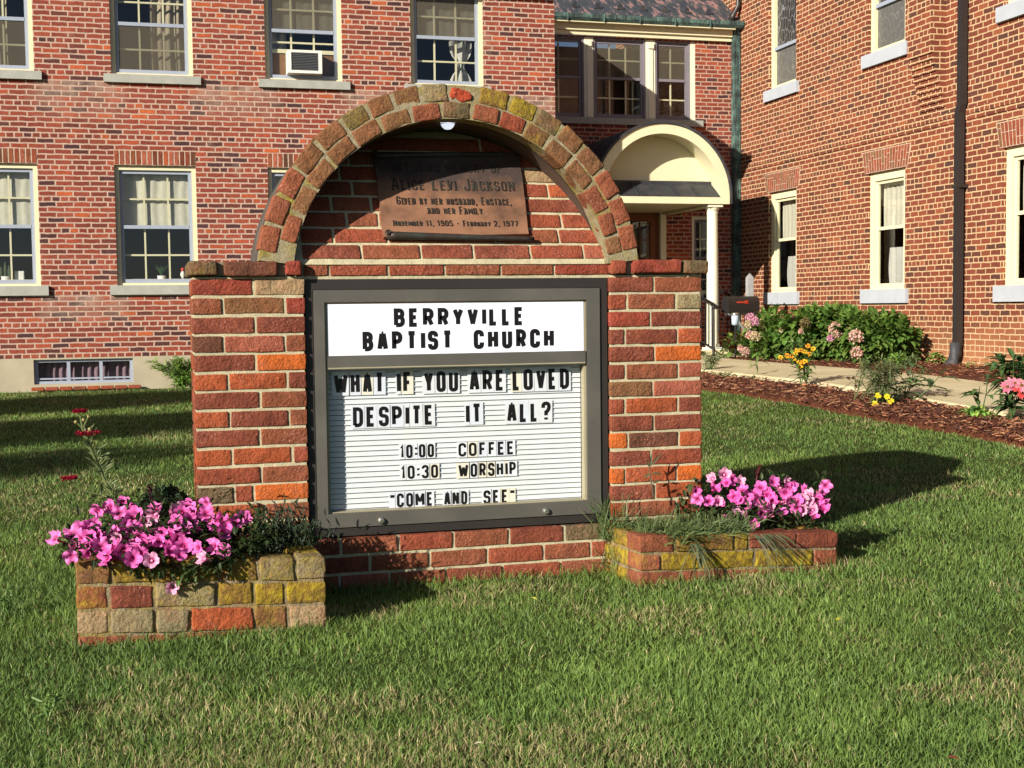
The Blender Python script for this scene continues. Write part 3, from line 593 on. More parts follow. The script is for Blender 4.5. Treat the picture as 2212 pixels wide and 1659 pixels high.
def railing(name, lab, x0, y0, z0, x1, y1, z1, nb, grp):
    t = thing(name, lab, 'railing', (x1, y1, z1), grp); h = .78
    mb = MB(); mb.tube([(x0, y0, z0+h), (x1, y1, z1+h), (x1+(x1-x0)*.12, y1+(y1-y0)*.12, z1+h+(z1-z0)*.12-.02)], .02, 8); mb.build('handrail', M['iron'], t)
    mb = MB(); mb.tube([(x0, y0, z0+.12), (x1, y1, z1+.12)], .014, 6); mb.build('bottom_rail', M['iron'], t)
    mb = MB(); mb.lathe([(.045, 0), (.045, .02), (.02, .05), (.018, .70), (.03, .72), (.03, .75), (.018, .77), (.018, .79)], (x1, y1, z1), 10); mb.build('newel_post', M['iron'], t)
    for i in range(nb):
        f = (i+.5)/nb; p = [x0+(x1-x0)*f, y0+(y1-y0)*f, z0+(z1-z0)*f]; mb = MB(); mb.tube([(p[0], p[1], p[2]+.12), (p[0], p[1], p[2]+h)], .008, 5, cap=False); mb.build('baluster', M['iron'], t)
railing('stair_railing', 'black iron stair railing in front of the cream column', 7.90, 18.9, .50, 7.93, 17.62, .19, 11, 'iron railings at the entrance steps')
railing('stair_railing', 'black iron railing behind the mailbox by the church wall', 8.50, 19.2, .52, 8.62, 17.95, .20, 10, 'iron railings at the entrance steps')

# ================================================================== THE BRICK MONUMENT
sign = thing('brick_monument', 'arched red brick sign monument with two square pillars on the lawn', 'monument', (1.06, YS, -GRASS))
def sx(u, v, y=YS): return float(aty(u, v, y)[0])
def sz(u, v, y=YS): return float(aty(u, v, y)[2])
DEP = .33
xl0, xl1 = sx(413, 640)+.002, .500; xr0, xr1 = 1.618, sx(1515, 640)
zt = sz(520, 603); zb10 = sz(520, 970); PITCH = (zt-zb10)/9; HB_ = PITCH-.0105
def dA(off, lst, X0=720, k=.27125): return [sx((X0+k*q)*.54004, 700) for q in lst]
LP = [([1100], 'cri tan'), ([640, 1555], 'rbr bro cri'), ([1110], 'mar mar'), ([635, 1545], 'dar pin rbr'), ([1105], 'mar bri'), ([690, 1570], 'ora ora mar'), ([1160], 'mar rbr'),
      ([700, 1580], 'ora mar rbr'), ([1140], 'mar rbr'), ([725, 1620], 'ora ora red'), ([1150], 'red rbr'), ([740, 1030], 'oli red bri'), ([1190], 'ora rbr'), ([700, 1500], 'ora tan rbr'), ([1100], 'rbr red'), ([700, 1500], 'red mar red'), ([1100], 'rbr red')]
RP = [([985], 'mar rbr'), ([590, 1310], 'red rbr gry'), ([930], 'cri mar'), ([555, 1330], 'mar mar ora'), ([990], 'mar bri'), ([560, 1340], 'mar rbr pin'), ([960], 'bro pin'),
      ([550, 1335], 'red ora mar'), ([970], 'mar mar'), ([590, 1345], 'bri dar ora'), ([930], 'mar red'), ([540, 1307], 'bri ora bri'), ([985], 'mar ora'), ([560, 1300], 'ora rbr red'), ([985], 'red rbr'), ([560, 1300], 'red mar red'), ([985], 'rbr red')]
def pillar(x0, x1, rows, X0, side):
    mb = MB()
    mb.box((x0+.005, YS+.005, -.12), (x1-.005, YS+DEP-.005, zt+.008), 1)
    for i, (js, cols) in enumerate(rows):
        z = zt-i*PITCH-HB_/2; es = [x0]+dA(0, js, X0)+[x1]; cs = cols.split()
        for k in range(len(es)-1):
            a = es[k]+(.005 if k else 0); b = es[k+1]-(.005 if k < len(es)-2 else 0); li = -.35+(.25 if i > 11 else 0)+(.15 if i == 0 else 0)
            dz = random.uniform(-.0012, .0012)
            mb.brick(((a+b)/2, YS+.052+random.uniform(-.0015, .0015), z+dz), ((b-a)/2, .052, HB_/2), col=bc(cs[k], li, .07))
        # back wythe and side
        xm = (x0+x1)/2+(.06 if i % 2 else -.06)
        for a, b in ((x0, xm-.005), (xm+.005, x1)):
            mb.brick(((a+b)/2, YS+DEP-.052, z), ((b-a)/2, .052, HB_/2), col=bc(random.choice(['red', 'rbr', 'mar']), -.3), seg=.06)
        for a, b in ((x0, x0+.1), (x1-.1, x1)): mb.brick(((a+b)/2, YS+DEP/2, z), (.05, DEP/2-.113, HB_/2), col=bc(random.choice(['red', 'rbr', 'ora']), -.3), seg=.05)
    return mb.build('pillar', [M['brick'], M['mortar']], sign, smooth=True)
pillar(xl0, xl1, LP, 720, 0); pillar(xr0, xr1, RP, 2350, 1)
ctop, cbot = 1.129, zt+.010
def cap(segs, cols, lich, X0):
    mb = MB(); es = [(sx((X0+.27125*a)*.54004, 575), sx((X0+.27125*b)*.54004, 575)) for a, b in segs]
    mb.box((es[0][0]+.02, YS+.0, cbot+.002), (es[-1][1]-.01, YS+DEP, ctop-.006), 1)
    for (a, b), c, l in zip(es, cols.split(), lich):
        mb.brick(((a+b)/2, YS+.035, (ctop+cbot)/2+random.uniform(-.002, .002)), ((b-a)/2, .06, (ctop-cbot)/2-.002), col=bc(c, l, .05), amp=.004, r=.009)
        mb.brick(((a+b)/2, YS+DEP-.06, (ctop+cbot)/2), ((b-a)/2, .09, (ctop-cbot)/2-.002), col=bc(c, l, .05), amp=.004, r=.009, seg=.05)
    return mb.build('pillar_cap', [M['brick'], M['mortar_grey']], sign, smooth=True)
cap([(110, 545), (640, 1430), (1548, 1785)], 'oli dar cri', (.35, .0, -.4), 720)
cap([(318, 552), (640, 1358), (1395, 1745)], 'red cri oli', (-.4, -.25, .12), 2350)
AX = (sx(553, 562)+sx(1380, 560))/2; AR = (sx(1380, 560)-sx(553, 562))/2; AZ = 1.747-AR
# course over the cabinet and the wall behind the niche: the wall leans back 30 degrees above the caps
Y0 = YS+.016; TH = math.radians(30)
def d6(l): return [sx(553+.25*q, 580, Y0) for q in l]
def d7(l): return [sx(1106+.25*q, 580, Y0) for q in l]
CWX0, CWX1 = .494, 1.622
mb = MB(); mb.box((CWX0, Y0+.006, cbot-.012), (CWX1, Y0+.2, 1.135), 1)
es = [CWX0]+d6([630, 1140, 1630, 2115])+d7([365])+[CWX1]
for k, c in enumerate('rbr red red rbr rbr cri'.split()): mb.brick(((es[k]+es[k+1])/2, Y0+.05, (cbot+1.127)/2-.004), ((es[k+1]-es[k])/2-.0052, .05, (1.127-cbot)/2-.005), col=bc(c, -.4, .06))
mb.build('lintel_course', [M['brick'], M['mortar']], sign, smooth=True)
def TPan(x, s, d): return (x, Y0+s*math.sin(TH)-d*math.cos(TH), 1.135+s*math.cos(TH)+d*math.sin(TH))
mb = MB(); RN = AR-.075
def half(s_):
    z = TPan(0, s_, 0)[2]; q = RN*RN-(z-AZ)**2; return math.sqrt(q) if q > 0 else 0.0
smax = (AZ+RN-1.135)/math.cos(TH)-.004; sl_s = [-.02]+[smax*i/24 for i in range(25)]
mb.prism([(AX+min(half(max(q, 0)), .568), q) for q in sl_s]+[(AX-min(half(max(q, 0)), .568), q) for q in sl_s[::-1]], lambda p, k: TPan(p[0], p[1], (-.006, -.03)[k]), 1)
ROWS = [(d6([920, 1435, 1890])+d7([170, 630]), 'mar rbr mar mar red pin'), (d6([690, 1160])+[1.2]+d7([440]), 'red red rbr rbr red pin'), (d6([820, 1100])+[1.1]+d7([490]), 'red rbr rbr red red ora'),
        (d6([700, 1050])+[1.15]+d7([140]), 'red rbr mar red mar mar'), (d6([900])+[1.2]+d7([150, 420]), 'mar rbr red red ora pin'), (d6([800, 1200])+d7([100]), 'mar red red tan gry tan'), (d6([900])+[1.1], 'red rbr red'), (d6([800])+[1.2], 'red mar red')]
for i, (js, cs) in enumerate(ROWS):
    hw = half(i*.0675+.058); cs = cs.split()
    if hw < .06: continue
    es = [max(CWX0, AX-hw-.03)]+[q for q in js if abs(q-AX) < hw-.05]+[min(CWX1, AX+hw+.03)]
    for k in range(len(es)-1):
        mb.brick(((es[k]+es[k+1])/2, i*.0675+.030, -.045), ((es[k+1]-es[k])/2-.0055, .028, .045), T=TPan, col=bc(cs[k % len(cs)], -.35, .06))
mb.build('niche_wall', [M['brick'], M['mortar']], sign, smooth=True)
# arch: two rings of brick over a parged barrel
def angs(l7, l8):
    o = []
    for X, Y, s in [(x, y, 980) for x, y in l7]+[(x, y, 1700) for x, y in l8]:
        p = aty((s+.709*X)*.54004, (320+.709*Y)*.54004, YS-.02); o.append(math.atan2(p[2]-AZ, p[0]-AX))
    return o
outer = angs([(180, 905), (215, 750), (275, 590), (365, 450), (500, 320), (640, 222), (767, 157), (915, 97), (1075, 66)], [(205, 68), (400, 82), (565, 132), (715, 220), (832, 312), (955, 442), (1045, 580), (1118, 735), (1160, 885)])
inner = angs([(300, 850), (350, 690), (445, 545), (560, 410), (690, 310), (860, 235), (1025, 190)], [(180, 178), (345, 190), (495, 235), (640, 300), (772, 372), (735, 470), (888, 527), (975, 665), (1038, 825), (1075, 930)])
inner[12] = None; inner = [a for a in inner if a is not None]
mb = MB(); yF = YS-.022
amin = math.asin((ctop-AZ)/AR)
N = 48; A = [amin+(math.pi-2*amin)*i/N for i in range(N+1)]
def ringpt(r, a, y): return (AX+r*math.cos(a), y, AZ+r*math.sin(a))
def shell(r0, r1, y0, y1, mi):
    V = []
    for r, y in ((r0, y0), (r1, y0), (r1, y1), (r0, y1)): V += [ringpt(r, a, y) for a in A]
    n = N+1; mb.add(V, [(k*n+i, k*n+i+1, ((k+1) % 4)*n+i+1, ((k+1) % 4)*n+i) for k in range(4) for i in range(N)]+[(0, n, 2*n, 3*n), (N, n+N, 2*n+N, 3*n+N)], mi)
shell(AR-.122, AR-.005, yF+.005, yF+.10, 3); shell(AR-.118, AR-.004, yF+.1, YS+.42, 2)
OC = 'rbr rbr rbr bro bro oli bro bro gry bri bro oli oli bro bro rbr rbr rbr'.split(); IC = 'rbr bro bro bro bro bro rbr oli rbr red bro bro bro rbr rbr bro rbr'.split()
OL = [-.3, -.2, -.1, .12, .0, .28, .1, .18, .2, -.5, .35, .42, .22, .16, -.05, -.1, -.3, -.2]; IL = [-.3, -.1, -.05, .05, .1, .12, .0, .15, .12, -.25, .25, .15, -.1, -.1, -.2, -.1, -.2]
for r0, r1, cen, cs, ls in ((AR-.061, AR+.001, outer, OC, OL), (AR-.122, AR-.066, inner, IC, IL)):
    rm, hr = (r0+r1)/2, (r1-r0)/2
    for i, a in enumerate(cen):
        lo = (cen[i-1]+a)/2 if i else min(math.pi-amin, a+(a-cen[1])/2); hi = (cen[i+1]+a)/2 if i < len(cen)-1 else max(amin, a-(cen[i-1]-a)/2)
        mid = (lo+hi)/2; hl = max(.02, abs(lo-hi)*rm/2-.0062); bad = (r0 > AR-.065 and i == 9)
        def T(x, y, z, mid=mid, tw=random.uniform(-.04, .04)):
            rr = rm+z+tw*x; return (AX+rr*math.cos(mid)+x*math.sin(mid), yF+.05+y, AZ+rr*math.sin(mid)-x*math.cos(mid))
        if bad:      # the broken brick near the crown
            mb.brick((-.010, 0, -.007), (hl-.012, .05, hr-.007), T=T, col=srgb(176, 72, 44, K)[:3]+(-.6,), amp=.013, r=.010, fr=38, seg=.012); mb.brick((.026, .01, -.018), (hl-.026, .045, hr-.02), T=T, col=srgb(180, 60, 36, K)[:3]+(-.6,), amp=.009, r=.008, fr=34)
            mb.brick((-.03, .02, .010), (.014, .03, .012), T=T, col=bc('ora', -.6), amp=.008, fr=30); continue
        mb.brick((0, random.uniform(-.002, .003), random.uniform(-.002, .002)), (hl, .05, hr), T=T, col=bc(cs[i], ls[i]+.19), amp=.0035, r=.006)
mb.build('arch', [M['brick'], M['mortar_grey'], M['asphalt'], M['mortar_moss']], sign, smooth=True)
mb = MB(); V = []
for y, r in ((YS+.075, AR-.125), (YS+.42, AR-.125)): V += [ringpt(r, a, y) for a in A]
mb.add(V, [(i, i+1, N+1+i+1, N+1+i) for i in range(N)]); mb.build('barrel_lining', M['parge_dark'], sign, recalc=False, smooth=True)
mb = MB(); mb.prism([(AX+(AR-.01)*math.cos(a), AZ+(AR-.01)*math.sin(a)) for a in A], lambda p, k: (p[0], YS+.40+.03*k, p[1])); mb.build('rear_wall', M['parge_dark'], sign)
# base under the cabinet
mb = MB(); BX0, BX1 = xl1-.02, xr0+.02; zc = .152
mb.box((BX0, YS+.006, -.15), (BX1, YS+.2, zc-.002), 1)
e2 = lambda l, X0=553: [sx(X0+.25*q, 1180) for q in l]
BASE = [([BX0]+e2([735, 1235, 1710, 2190])+e2([455], 1106)+[BX1], 'mar rbr red rbr mar oli'), ([BX0]+e2([985, 1500, 2000])+e2([275, 680], 1106)+[BX1], 'mar rbr rbr red rbr red'), ([BX0]+e2([720, 1150, 1640, 2130])+e2([420], 1106)+[BX1], 'rbr pin rbr mar red rbr')]
for i, (es, cs) in enumerate(BASE):
    for k, c in enumerate(cs.split()): mb.brick(((es[k]+es[k+1])/2, YS+.05, zc-.028-i*.066), ((es[k+1]-es[k])/2-.0055, .05+(.004 if i == 2 else 0), .0275), col=bc(c, .3 if (i == 0 and k == 5) else -.3, .06))
mb.build('base_wall', [M['brick'], M['mortar']], sign, smooth=True)

# ------------------------------------------------------------------ stroke lettering
G = {'A': [[(0, 0), (.36, 1), (.64, 1), (1, 0)], [(.16, .3), (.84, .3)]], 'B': [[(0, 0), (0, 1), (.94, 1, 1), (.94, .54, 1), (0, .54)], [(0, .54), (1, .54, 1), (1, 0, 1), (0, 0)]],
     'C': [[(1, .7), (1, 1, 1), (0, 1, 1), (0, 0, 1), (1, 0, 1), (1, .3)]], 'D': [[(0, 0), (0, 1), (1, 1, 1), (1, 0, 1), (0, 0)]], 'E': [[(1, 1), (0, 1), (0, 0), (1, 0)], [(0, .52), (.85, .52)]],
     'F': [[(1, 1), (0, 1), (0, 0)], [(0, .5), (.85, .5)]], 'G': [[(1, .72), (1, 1, 1), (0, 1, 1), (0, 0, 1), (1, 0, 1), (1, .45), (.55, .45)]], 'H': [[(0, 0), (0, 1)], [(1, 0), (1, 1)], [(0, .52), (1, .52)]],
     'I': [[(.5, 0), (.5, 1)]], 'J': [[(1, 1), (1, 0, 1), (0, 0, 1), (0, .3)]], 'K': [[(0, 0), (0, 1)], [(1, 1), (0, .38)], [(.35, .6), (1, 0)]], 'L': [[(0, 1), (0, 0), (1, 0)]],
     'M': [[(0, 0), (0, 1), (.5, .3), (1, 1), (1, 0)]], 'N': [[(0, 0), (0, 1), (1, 0), (1, 1)]], 'O': [[(0, .5), (0, 1, 1), (1, 1, 1), (1, 0, 1), (0, 0, 1), (0, .5)]], 'P': [[(0, 0), (0, 1), (1, 1, 1), (1, .45, 1), (0, .45)]],
     'R': [[(0, 0), (0, 1), (1, 1, 1), (1, .46, 1), (0, .46)], [(.55, .46), (1, 0)]], 'S': [[(1, .74), (1, 1, 1), (0, 1, 1), (0, .53, 1), (1, .53, 1), (1, 0, 1), (0, 0, 1), (0, .26)]],
     'T': [[(0, 1), (1, 1)], [(.5, 1), (.5, 0)]], 'U': [[(0, 1), (0, 0, 1), (1, 0, 1), (1, 1)]], 'V': [[(0, 1), (.5, 0), (1, 1)]], 'W': [[(0, 1), (.24, 0), (.5, .8), (.76, 0), (1, 1)]], 'Y': [[(0, 1), (.5, .42), (1, 1)], [(.5, .45), (.5, 0)]],
     '0': [[(0, .5), (0, 1, 1), (1, 1, 1), (1, 0, 1), (0, 0, 1), (0, .5)]], '1': [[(0, .8), (.7, 1), (.7, 0)]], '2': [[(0, .74), (0, 1, 1), (1, 1, 1), (1, .6), (0, 0), (1, 0)]],
     '3': [[(0, .78), (0, 1, 1), (1, 1, 1), (1, .54, 1), (.4, .54)], [(.4, .54), (1, .54, 1), (1, 0, 1), (0, 0, 1), (0, .22)]], '5': [[(1, 1), (0, 1), (0, .58), (1, .58, 1), (1, 0, 1), (0, 0, 1), (0, .22)]],
     '7': [[(0, 1), (1, 1), (.35, 0)]], '9': [[(1, .45), (0, .45, 1), (0, 1, 1), (1, 1, 1), (1, 0, 1), (0, 0, 1), (0, .2)]], ':': [[(.5, .66), (.5, .84)], [(.5, .16), (.5, .34)]], '?': [[(0, .72), (0, 1, 1), (1, 1, 1), (1, .58, 1), (.5, .46), (.5, .26)], [(.5, 0), (.5, .13)]],
     '"': [[(0, 1), (0, .76)], [(1, 1), (1, .76)]], ',': [[(.5, .1), (.3, -.18)]], '-': [[(0, .45), (1, .45)]]}
GW = {'I': .16, '1': .34, ':': .18, '"': .34, ',': .16, 'M': .74, 'W': .84, 'N': .6, 'E': .5, 'F': .48, 'L': .46, '-': .4, 'J': .46}
def rounded(pl, W_, H_, t, rad):
    P = [(t/2+q[0]*(W_-t), t/2+q[1]*(H_-t), len(q) > 2) for q in pl]; o = []
    for i, (x, y, r) in enumerate(P):
        if not r or i in (0, len(P)-1): o.append(Vector((x, y))); continue
        p, a, b = Vector((x, y)), Vector(P[i-1][:2]), Vector(P[i+1][:2]); la, lb = (a-p).length, (b-p).length
        k = min(rad, la*.49 if P[i-1][2] else la*.9, lb*.49 if P[i+1][2] else lb*.9); s, e = p+(a-p)/la*k, p+(b-p)/lb*k
        o += [s*(1-f)**2+p*2*f*(1-f)+e*f*f for f in (0, .17, .33, .5, .67, .83, 1)]
    q = [o[0]]
    for p in o[1:]:
        if (p-q[-1]).length > 1e-5: q.append(p)
    return q
def stroke(mb, pts, t, put, d0, d1, mi=0):
    n = len(pts); L, R = [], []
    for i, p in enumerate(pts):
        a = (p-pts[i-1]).normalized() if i else None; b = (pts[i+1]-p).normalized() if i < n-1 else None
        na = Vector((-a.y, a.x)) if a else None; nb = Vector((-b.y, b.x)) if b else None
        if na is None: m = nb
        elif nb is None: m = na
        else:
            m = na+nb
            m = na if m.length < .3 else m.normalized()*min(1.7, 1/max(.2, m.normalized().dot(na)))
        L.append(p+m*t/2); R.append(p-m*t/2)
    V = [put(p.x, p.y, d1) for p in L]+[put(p.x, p.y, d1) for p in R]+[put(p.x, p.y, d0) for p in L]+[put(p.x, p.y, d0) for p in R]
    F = []
    for i in range(n-1): F += [(i, i+1, n+i+1, n+i), (i, 2*n+i, 2*n+i+1, i+1), (n+i, n+i+1, 3*n+i+1, 3*n+i)]
    F += [(0, n, 3*n, 2*n), (n-1, 3*n-1, 4*n-1, 2*n+n-1-0)] if n > 1 else []
    mb.add(V, [f for f in F if max(f) < 4*n], mi)
def layout(txt, x0, x1, gap=.2, space=.5, small=None):
    """returns (char, left, width, heightfactor) fitted to x0..x1"""
    adv = []; x = 0
    for ch in txt:
        if ch == ' ': x += space; continue
        hf = 1.0; c = ch
        if small and ch.islower(): c = ch.upper(); hf = small
        w = GW.get(c, .56)*hf; adv.append((c, x, w, hf)); x += w+gap*hf
    k = (x1-x0)/(x-gap*adv[-1][3]); return [(c, x0+a*k, w*k, hf) for c, a, w, hf in adv], k
def glyph(mb, c, X, Z, W_, H_, t, put, d0, d1, rad):
    strokes = [[a, b] for pl in G[c] for a, b in zip(pl, pl[1:])] if c in 'WVMNAY' else G[c]
    for j, pl in enumerate(strokes):
        pts = rounded(pl, max(W_, t*1.02), H_, t, rad); stroke(mb, [Vector((p.x+X, p.y+Z)) for p in pts], t, put, d0, d1+.00012*j)

# ------------------------------------------------------------------ cabinet with header panel and letterboard
cab = thing('sign_cabinet', 'bronze framed cabinet with white header and white letterboard, set between the brick pillars', 'sign cabinet', (1.06, YS, .16))
cx0, cx1, cz0, cz1 = .503, 1.613, .158, 1.064; yO, yD, yBd = YS+.020, YS+.013, YS+.066
def frame_ring(mb, a, b, c, d, wl, wr, wb, wt, y0, y1, mi=0):      # mitred frame
    o = [(a, c), (b, c), (b, d), (a, d)]; i = [(a+wl, c+wb), (b-wr, c+wb), (b-wr, d-wt), (a+wl, d-wt)]
    for k in range(4):
        q = (k+1) % 4; P = [o[k], o[q], i[q], i[k]]; mb.prism(P, lambda p, s: (p[0], (y0, y1)[s], p[1]), mi)
mb = MB(); frame_ring(mb, cx0, cx1, cz0, cz1, .026, .028, .030, .036, yO, yO+.16); mb.build('outer_frame', M['bronze_dark'], cab)
mb = MB(); dx0, dx1, dz0, dz1 = cx0+.028, cx1-.031, cz0+.032, cz1-.038
hx0, hx1 = sx(709, 720, yD), sx(1262, 720, yD); hz1 = sz(985, 655, yD); hz0 = sz(985, 764, yD); bz1 = sz(985, 792, yD); bz0 = sz(985, 1094, yD)
frame_ring(mb, dx0, dx1, dz0, dz1, hx0-.012-dx0, dx1-hx1-.010, bz0-.004-dz0, dz1-hz1-.008, yD, yD+.045); mb.build('door_frame', M['bronze_frame'], cab)
mb = MB(); frame_ring(mb, hx0-.0115, hx1+.0095, bz0-.0035, hz1+.0075, .0105, .0085, .003, .007, yD+.012, yD+.06); mb.build('inner_bead', M['bead'], cab)
mb = MB(); mb.box((hx0-.004, yD-.001, bz1-.001), (hx1+.004, yD+.045, hz0+.001)); mb.box((hx0-.003, yD-.002, bz1+.002), (hx1+.003, yD-.0012, bz1+.006), 1); mb.build('divider_bar', [M['bronze_frame'], M['bead']], cab)
mb = MB(); mb.box((hx0-.001, yD+.010, hz0+.001), (hx1+.001, yD+.02, hz1+.001)); hp = mb.build('header_panel', M['header_white'], cab)
mb = MB(); yt = yD+.0099
def putH(x, z, d): return (x, yt-d, z)
for txt, u0, u1, v0, v1 in (('BERRYVILLE', 850.5, 1131, 664.5, 704.5), ('BAPTIST', 783, 977, 715, 757), ('CHURCH', 1023, 1196, 711, 752.5)):
    um = (u0+u1)/2; vm = (v0+v1)/2; X0, X1 = sx(u0, vm, yt), sx(u1, vm, yt); Z1, Z0 = sz(um, v0, yt), sz(um, v1, yt); Hh = Z1-Z0
    for c, x, w, hf in layout(txt, X0, X1, .22)[0]: glyph(mb, c, x, Z0, w, Hh, Hh*.225, putH, .0001, .0009, Hh*.36)
mb.build('lettering', M['letter'], hp)
mb = MB(); mb.box((hx0-.002, yBd, bz0-.004), (hx1+.001, yBd+.006, bz1+.02)); nr = 27
for i in range(nr):
    z = bz0+.004+i*(bz1-bz0)/nr; mb.box((hx0-.001, yBd-.0032, z), (hx1, yBd-.0004, z+.0032)); mb.box((hx0-.001, yBd-.0016, z-.0022), (hx1, yBd-.0005, z-.0002), 1)
mb.build('letter_board', [M['board'], M['bronze_dark']], cab)
mb = MB()
for a, b in ((hx0-.006, hx0-.002), (hx1+.001, hx1+.006)): mb.box((a, yD+.045, bz0-.004), (b, yBd+.006, bz1+.02))
mb.box((hx0-.006, yD+.045, bz0-.008), (hx1+.006, yBd+.006, bz0-.004)); mb.build('side_channel', M['wood'], cab)
for u, v in ((823, 1124), (1178.5, 1103.5)):
    p = aty(u, v, yD); mb = MB(); T = Matrix.Rotation(math.radians(90), 3, 'X')
    mb.lathe([(.0001, .0), (.0125, .0), (.0125, .004), (.0105, .012), (.006, .014), (.0001, .014)], (p[0], yD, p[2]), 18, T=T); mb.box((p[0]-.003, yD-.0146, p[2]-.001), (p[0]+.003, yD-.0141, p[2]+.001), 1); mb.build('lock', [M['lock'], M['black']], cab)
# changeable letters, each a loose tile standing in the tracks
ORD = ['first', 'second', 'third']
def tiles(words, vt, vb, slope, linename, dz=0):
    for txt, u0, u1 in words:
        um = (u0+u1)/2; a, b = vt+slope*(um-985), vb+slope*(um-985); yy = yBd-.005; X0, X1 = sx(u0, (a+b)/2, yy), sx(u1, (a+b)/2, yy); Z1, Z0 = sz(um, a, yy), sz(um, b, yy); Hh = Z1-Z0
        seen = {}; word = ''.join(ch for ch in txt)
        for c, x, w, hf in layout(txt, X0, X1, .19)[0]:
            seen[c] = seen.get(c, 0)+1; rep = word.count(c) > 1
            nm = {':': 'colon', '?': 'question mark', '"': 'quotation mark'}.get(c, ('digit ' if c.isdigit() else 'letter ')+c)
            lab = 'white sign tile with black %s%s in %s, %s' % ((ORD[seen[c]-1]+' ') if rep else '', nm, word.replace('"', '').replace('?', ''), linename)
            t = thing('letter_tile', lab, 'letter tile', (x+w/2, yy, Z0), 'changeable letter tiles on the letterboard')
            tilt = random.uniform(-.012, .012); pad = w*.12+.0025; mb = MB()
            def put(px, pz, d, x=x, w=w, tilt=tilt): return (px-tilt*(pz-Z0), yy-d, pz+tilt*(px-x))
            mb.box((x-pad, .0002, Z0-Hh*.07), (x+w+pad, .0010, Z0+Hh*1.07), T=lambda p, q, r: put(p, r, q)); mb.build('tile', M['tile%d' % random.choice((0, 0, 1, 1, 2, 3))], t)
            mb = MB(); glyph(mb, c, x, Z0, w, Hh, Hh*.185, put, .0011, .0016, Hh*.2); mb.build('letter', M['letter'], t)
sl_ = -.030
tiles([('WHAT', 721, 829), ('IF', 857, 889), ('YOU', 916, 989), ('ARE', 1014, 1089), ('LOVED', 1107, 1229)], 801, 846, -.022, 'top line of the board')
tiles([('DESPITE', 762, 936), ('IT', 1006, 1040), ('ALL?', 1095, 1189)], 873, 916, -.030, 'second line of the board')
tiles([('10:00', 864, 937), ('COFFEE', 990, 1110)], 957, 986, -.032, 'the coffee line')
tiles([('10:30', 866, 946), ('WORSHIP', 990, 1114)], 1002, 1031, -.034, 'the worship line')
tiles([('"COME', 843, 935), ('AND', 959, 1009), ('SEE"', 1044, 1111)], 1061, 1091, -.036, 'bottom line of the board')
# ------------------------------------------------------------------ bronze memorial plaque on the leaning wall
pn = np.array([0, -math.cos(TH), math.sin(TH)]); p0 = np.array(TPan(0, 0, .016))
def pl2(u, v):
    p = atp(u, v, p0, pn); return p[0], (p[1]-p0[1])*math.sin(TH)+(p[2]-p0[2])*math.cos(TH)
plq = thing('memorial_plaque', 'bronze scroll shaped memorial plaque on the leaning niche wall under the arch', 'plaque', TPan(1.06, .2, 0))
corners = [pl2(*c) for c in ((829, 512), (1142, 505), (1122, 334), (808, 340))]
ed = []
for k in range(4):
    a, b = corners[k], corners[(k+1) % 4]
    for i in range(14):
        f = i/14; w = random.uniform(-.0016, .0016)*(1 if k % 2 else .3); ed.append((a[0]+(b[0]-a[0])*f+(w if k % 2 else 0), a[1]+(b[1]-a[1])*f+(0 if k % 2 else w)))
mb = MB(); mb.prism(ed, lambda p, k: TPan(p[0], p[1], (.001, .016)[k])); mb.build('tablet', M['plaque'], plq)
for nm, a, b, s in (('lower_scroll', (836, 509), (1153, 517), .011), ('upper_scroll', (806, 337), (1121, 333), .010)):
    A_, B_ = pl2(*a), pl2(*b); mb = MB(); n = 16; pts = [TPan(A_[0]+(B_[0]-A_[0])*i/n, A_[1]+(B_[1]-A_[1])*i/n, .018) for i in range(n+1)]
    mb.tube(pts, [s*(1.35-.6*i/n) for i in range(n+1)], 12)
    sp = [TPan(A_[0]+.002+.012*(1-f/22)*math.cos(f*.6), A_[1]+.001+.012*(1-f/22)*math.sin(f*.6), .034) for f in range(20)]; mb.tube(sp, .0025, 6); mb.build(nm, M['plaque_dark'], plq, smooth=True)
for txt, u0, u1, v0, v1, st in (('IN LOVING MEMORY OF', 848, 1080, 355, 372, .11), ('Alice Levi Jackson', 846, 1109, 386, 412, .095), ('Given by her husband, Eustace,', 856, 1103, 426, 443, .10), ('and her Family', 923, 1041, 447, 463, .10), ('November 11, 1905 - February 2, 1977', 849, 1118, 477, 489, .12)):
    mb = MB(); X0, X1 = pl2(u0, (v0+v1)/2)[0], pl2(u1, (v0+v1)/2)[0]; Z1, Z0 = pl2((u0+u1)/2, v0)[1], pl2((u0+u1)/2, v1)[1]; Hh = Z1-Z0
    def putP(x, s, d): return TPan(x, s, .016+d)
    for c, x, w, hf in layout(txt, X0, X1, .24, .5, small=.8)[0]:
        glyph(mb, c, x, Z0, w, Hh*hf, Hh*st, putP, .0002, .0032, Hh*.3)
        if Hh > .02 and c in 'AILVNKF':
            for zz in (Z0+Hh*.03, Z0+Hh*hf-Hh*.03): stroke(mb, [Vector((x-Hh*.04, zz)), Vector((x+max(w*.22, Hh*.15), zz))], Hh*.06, putP, .0002, .0031)
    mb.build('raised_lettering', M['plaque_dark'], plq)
# ------------------------------------------------------------------ lamp under the crown of the arch
lp = aty(967, 262, YS+.10); lamp = thing('arch_lamp', 'round white lit bulb in a flat fixture under the brick arch', 'lamp', (lp[0], lp[1], lp[2]))
mb = MB(); mb.lathe([(.001, .004), (.055, .004), (.058, .010), (.05, .018), (.001, .02)], (lp[0], lp[1], lp[2]+.006), 24); mb.build('fixture_plate', M['bronze_dark'], lamp, smooth=True)
mb = MB(); mb.lathe([(.001, -.030), (.012, -.028), (.021, -.020), (.026, -.009), (.0275, .002), (.026, .010)], (lp[0], lp[1], lp[2]), 22); mb.build('bulb', M['bulb'], lamp, smooth=True)

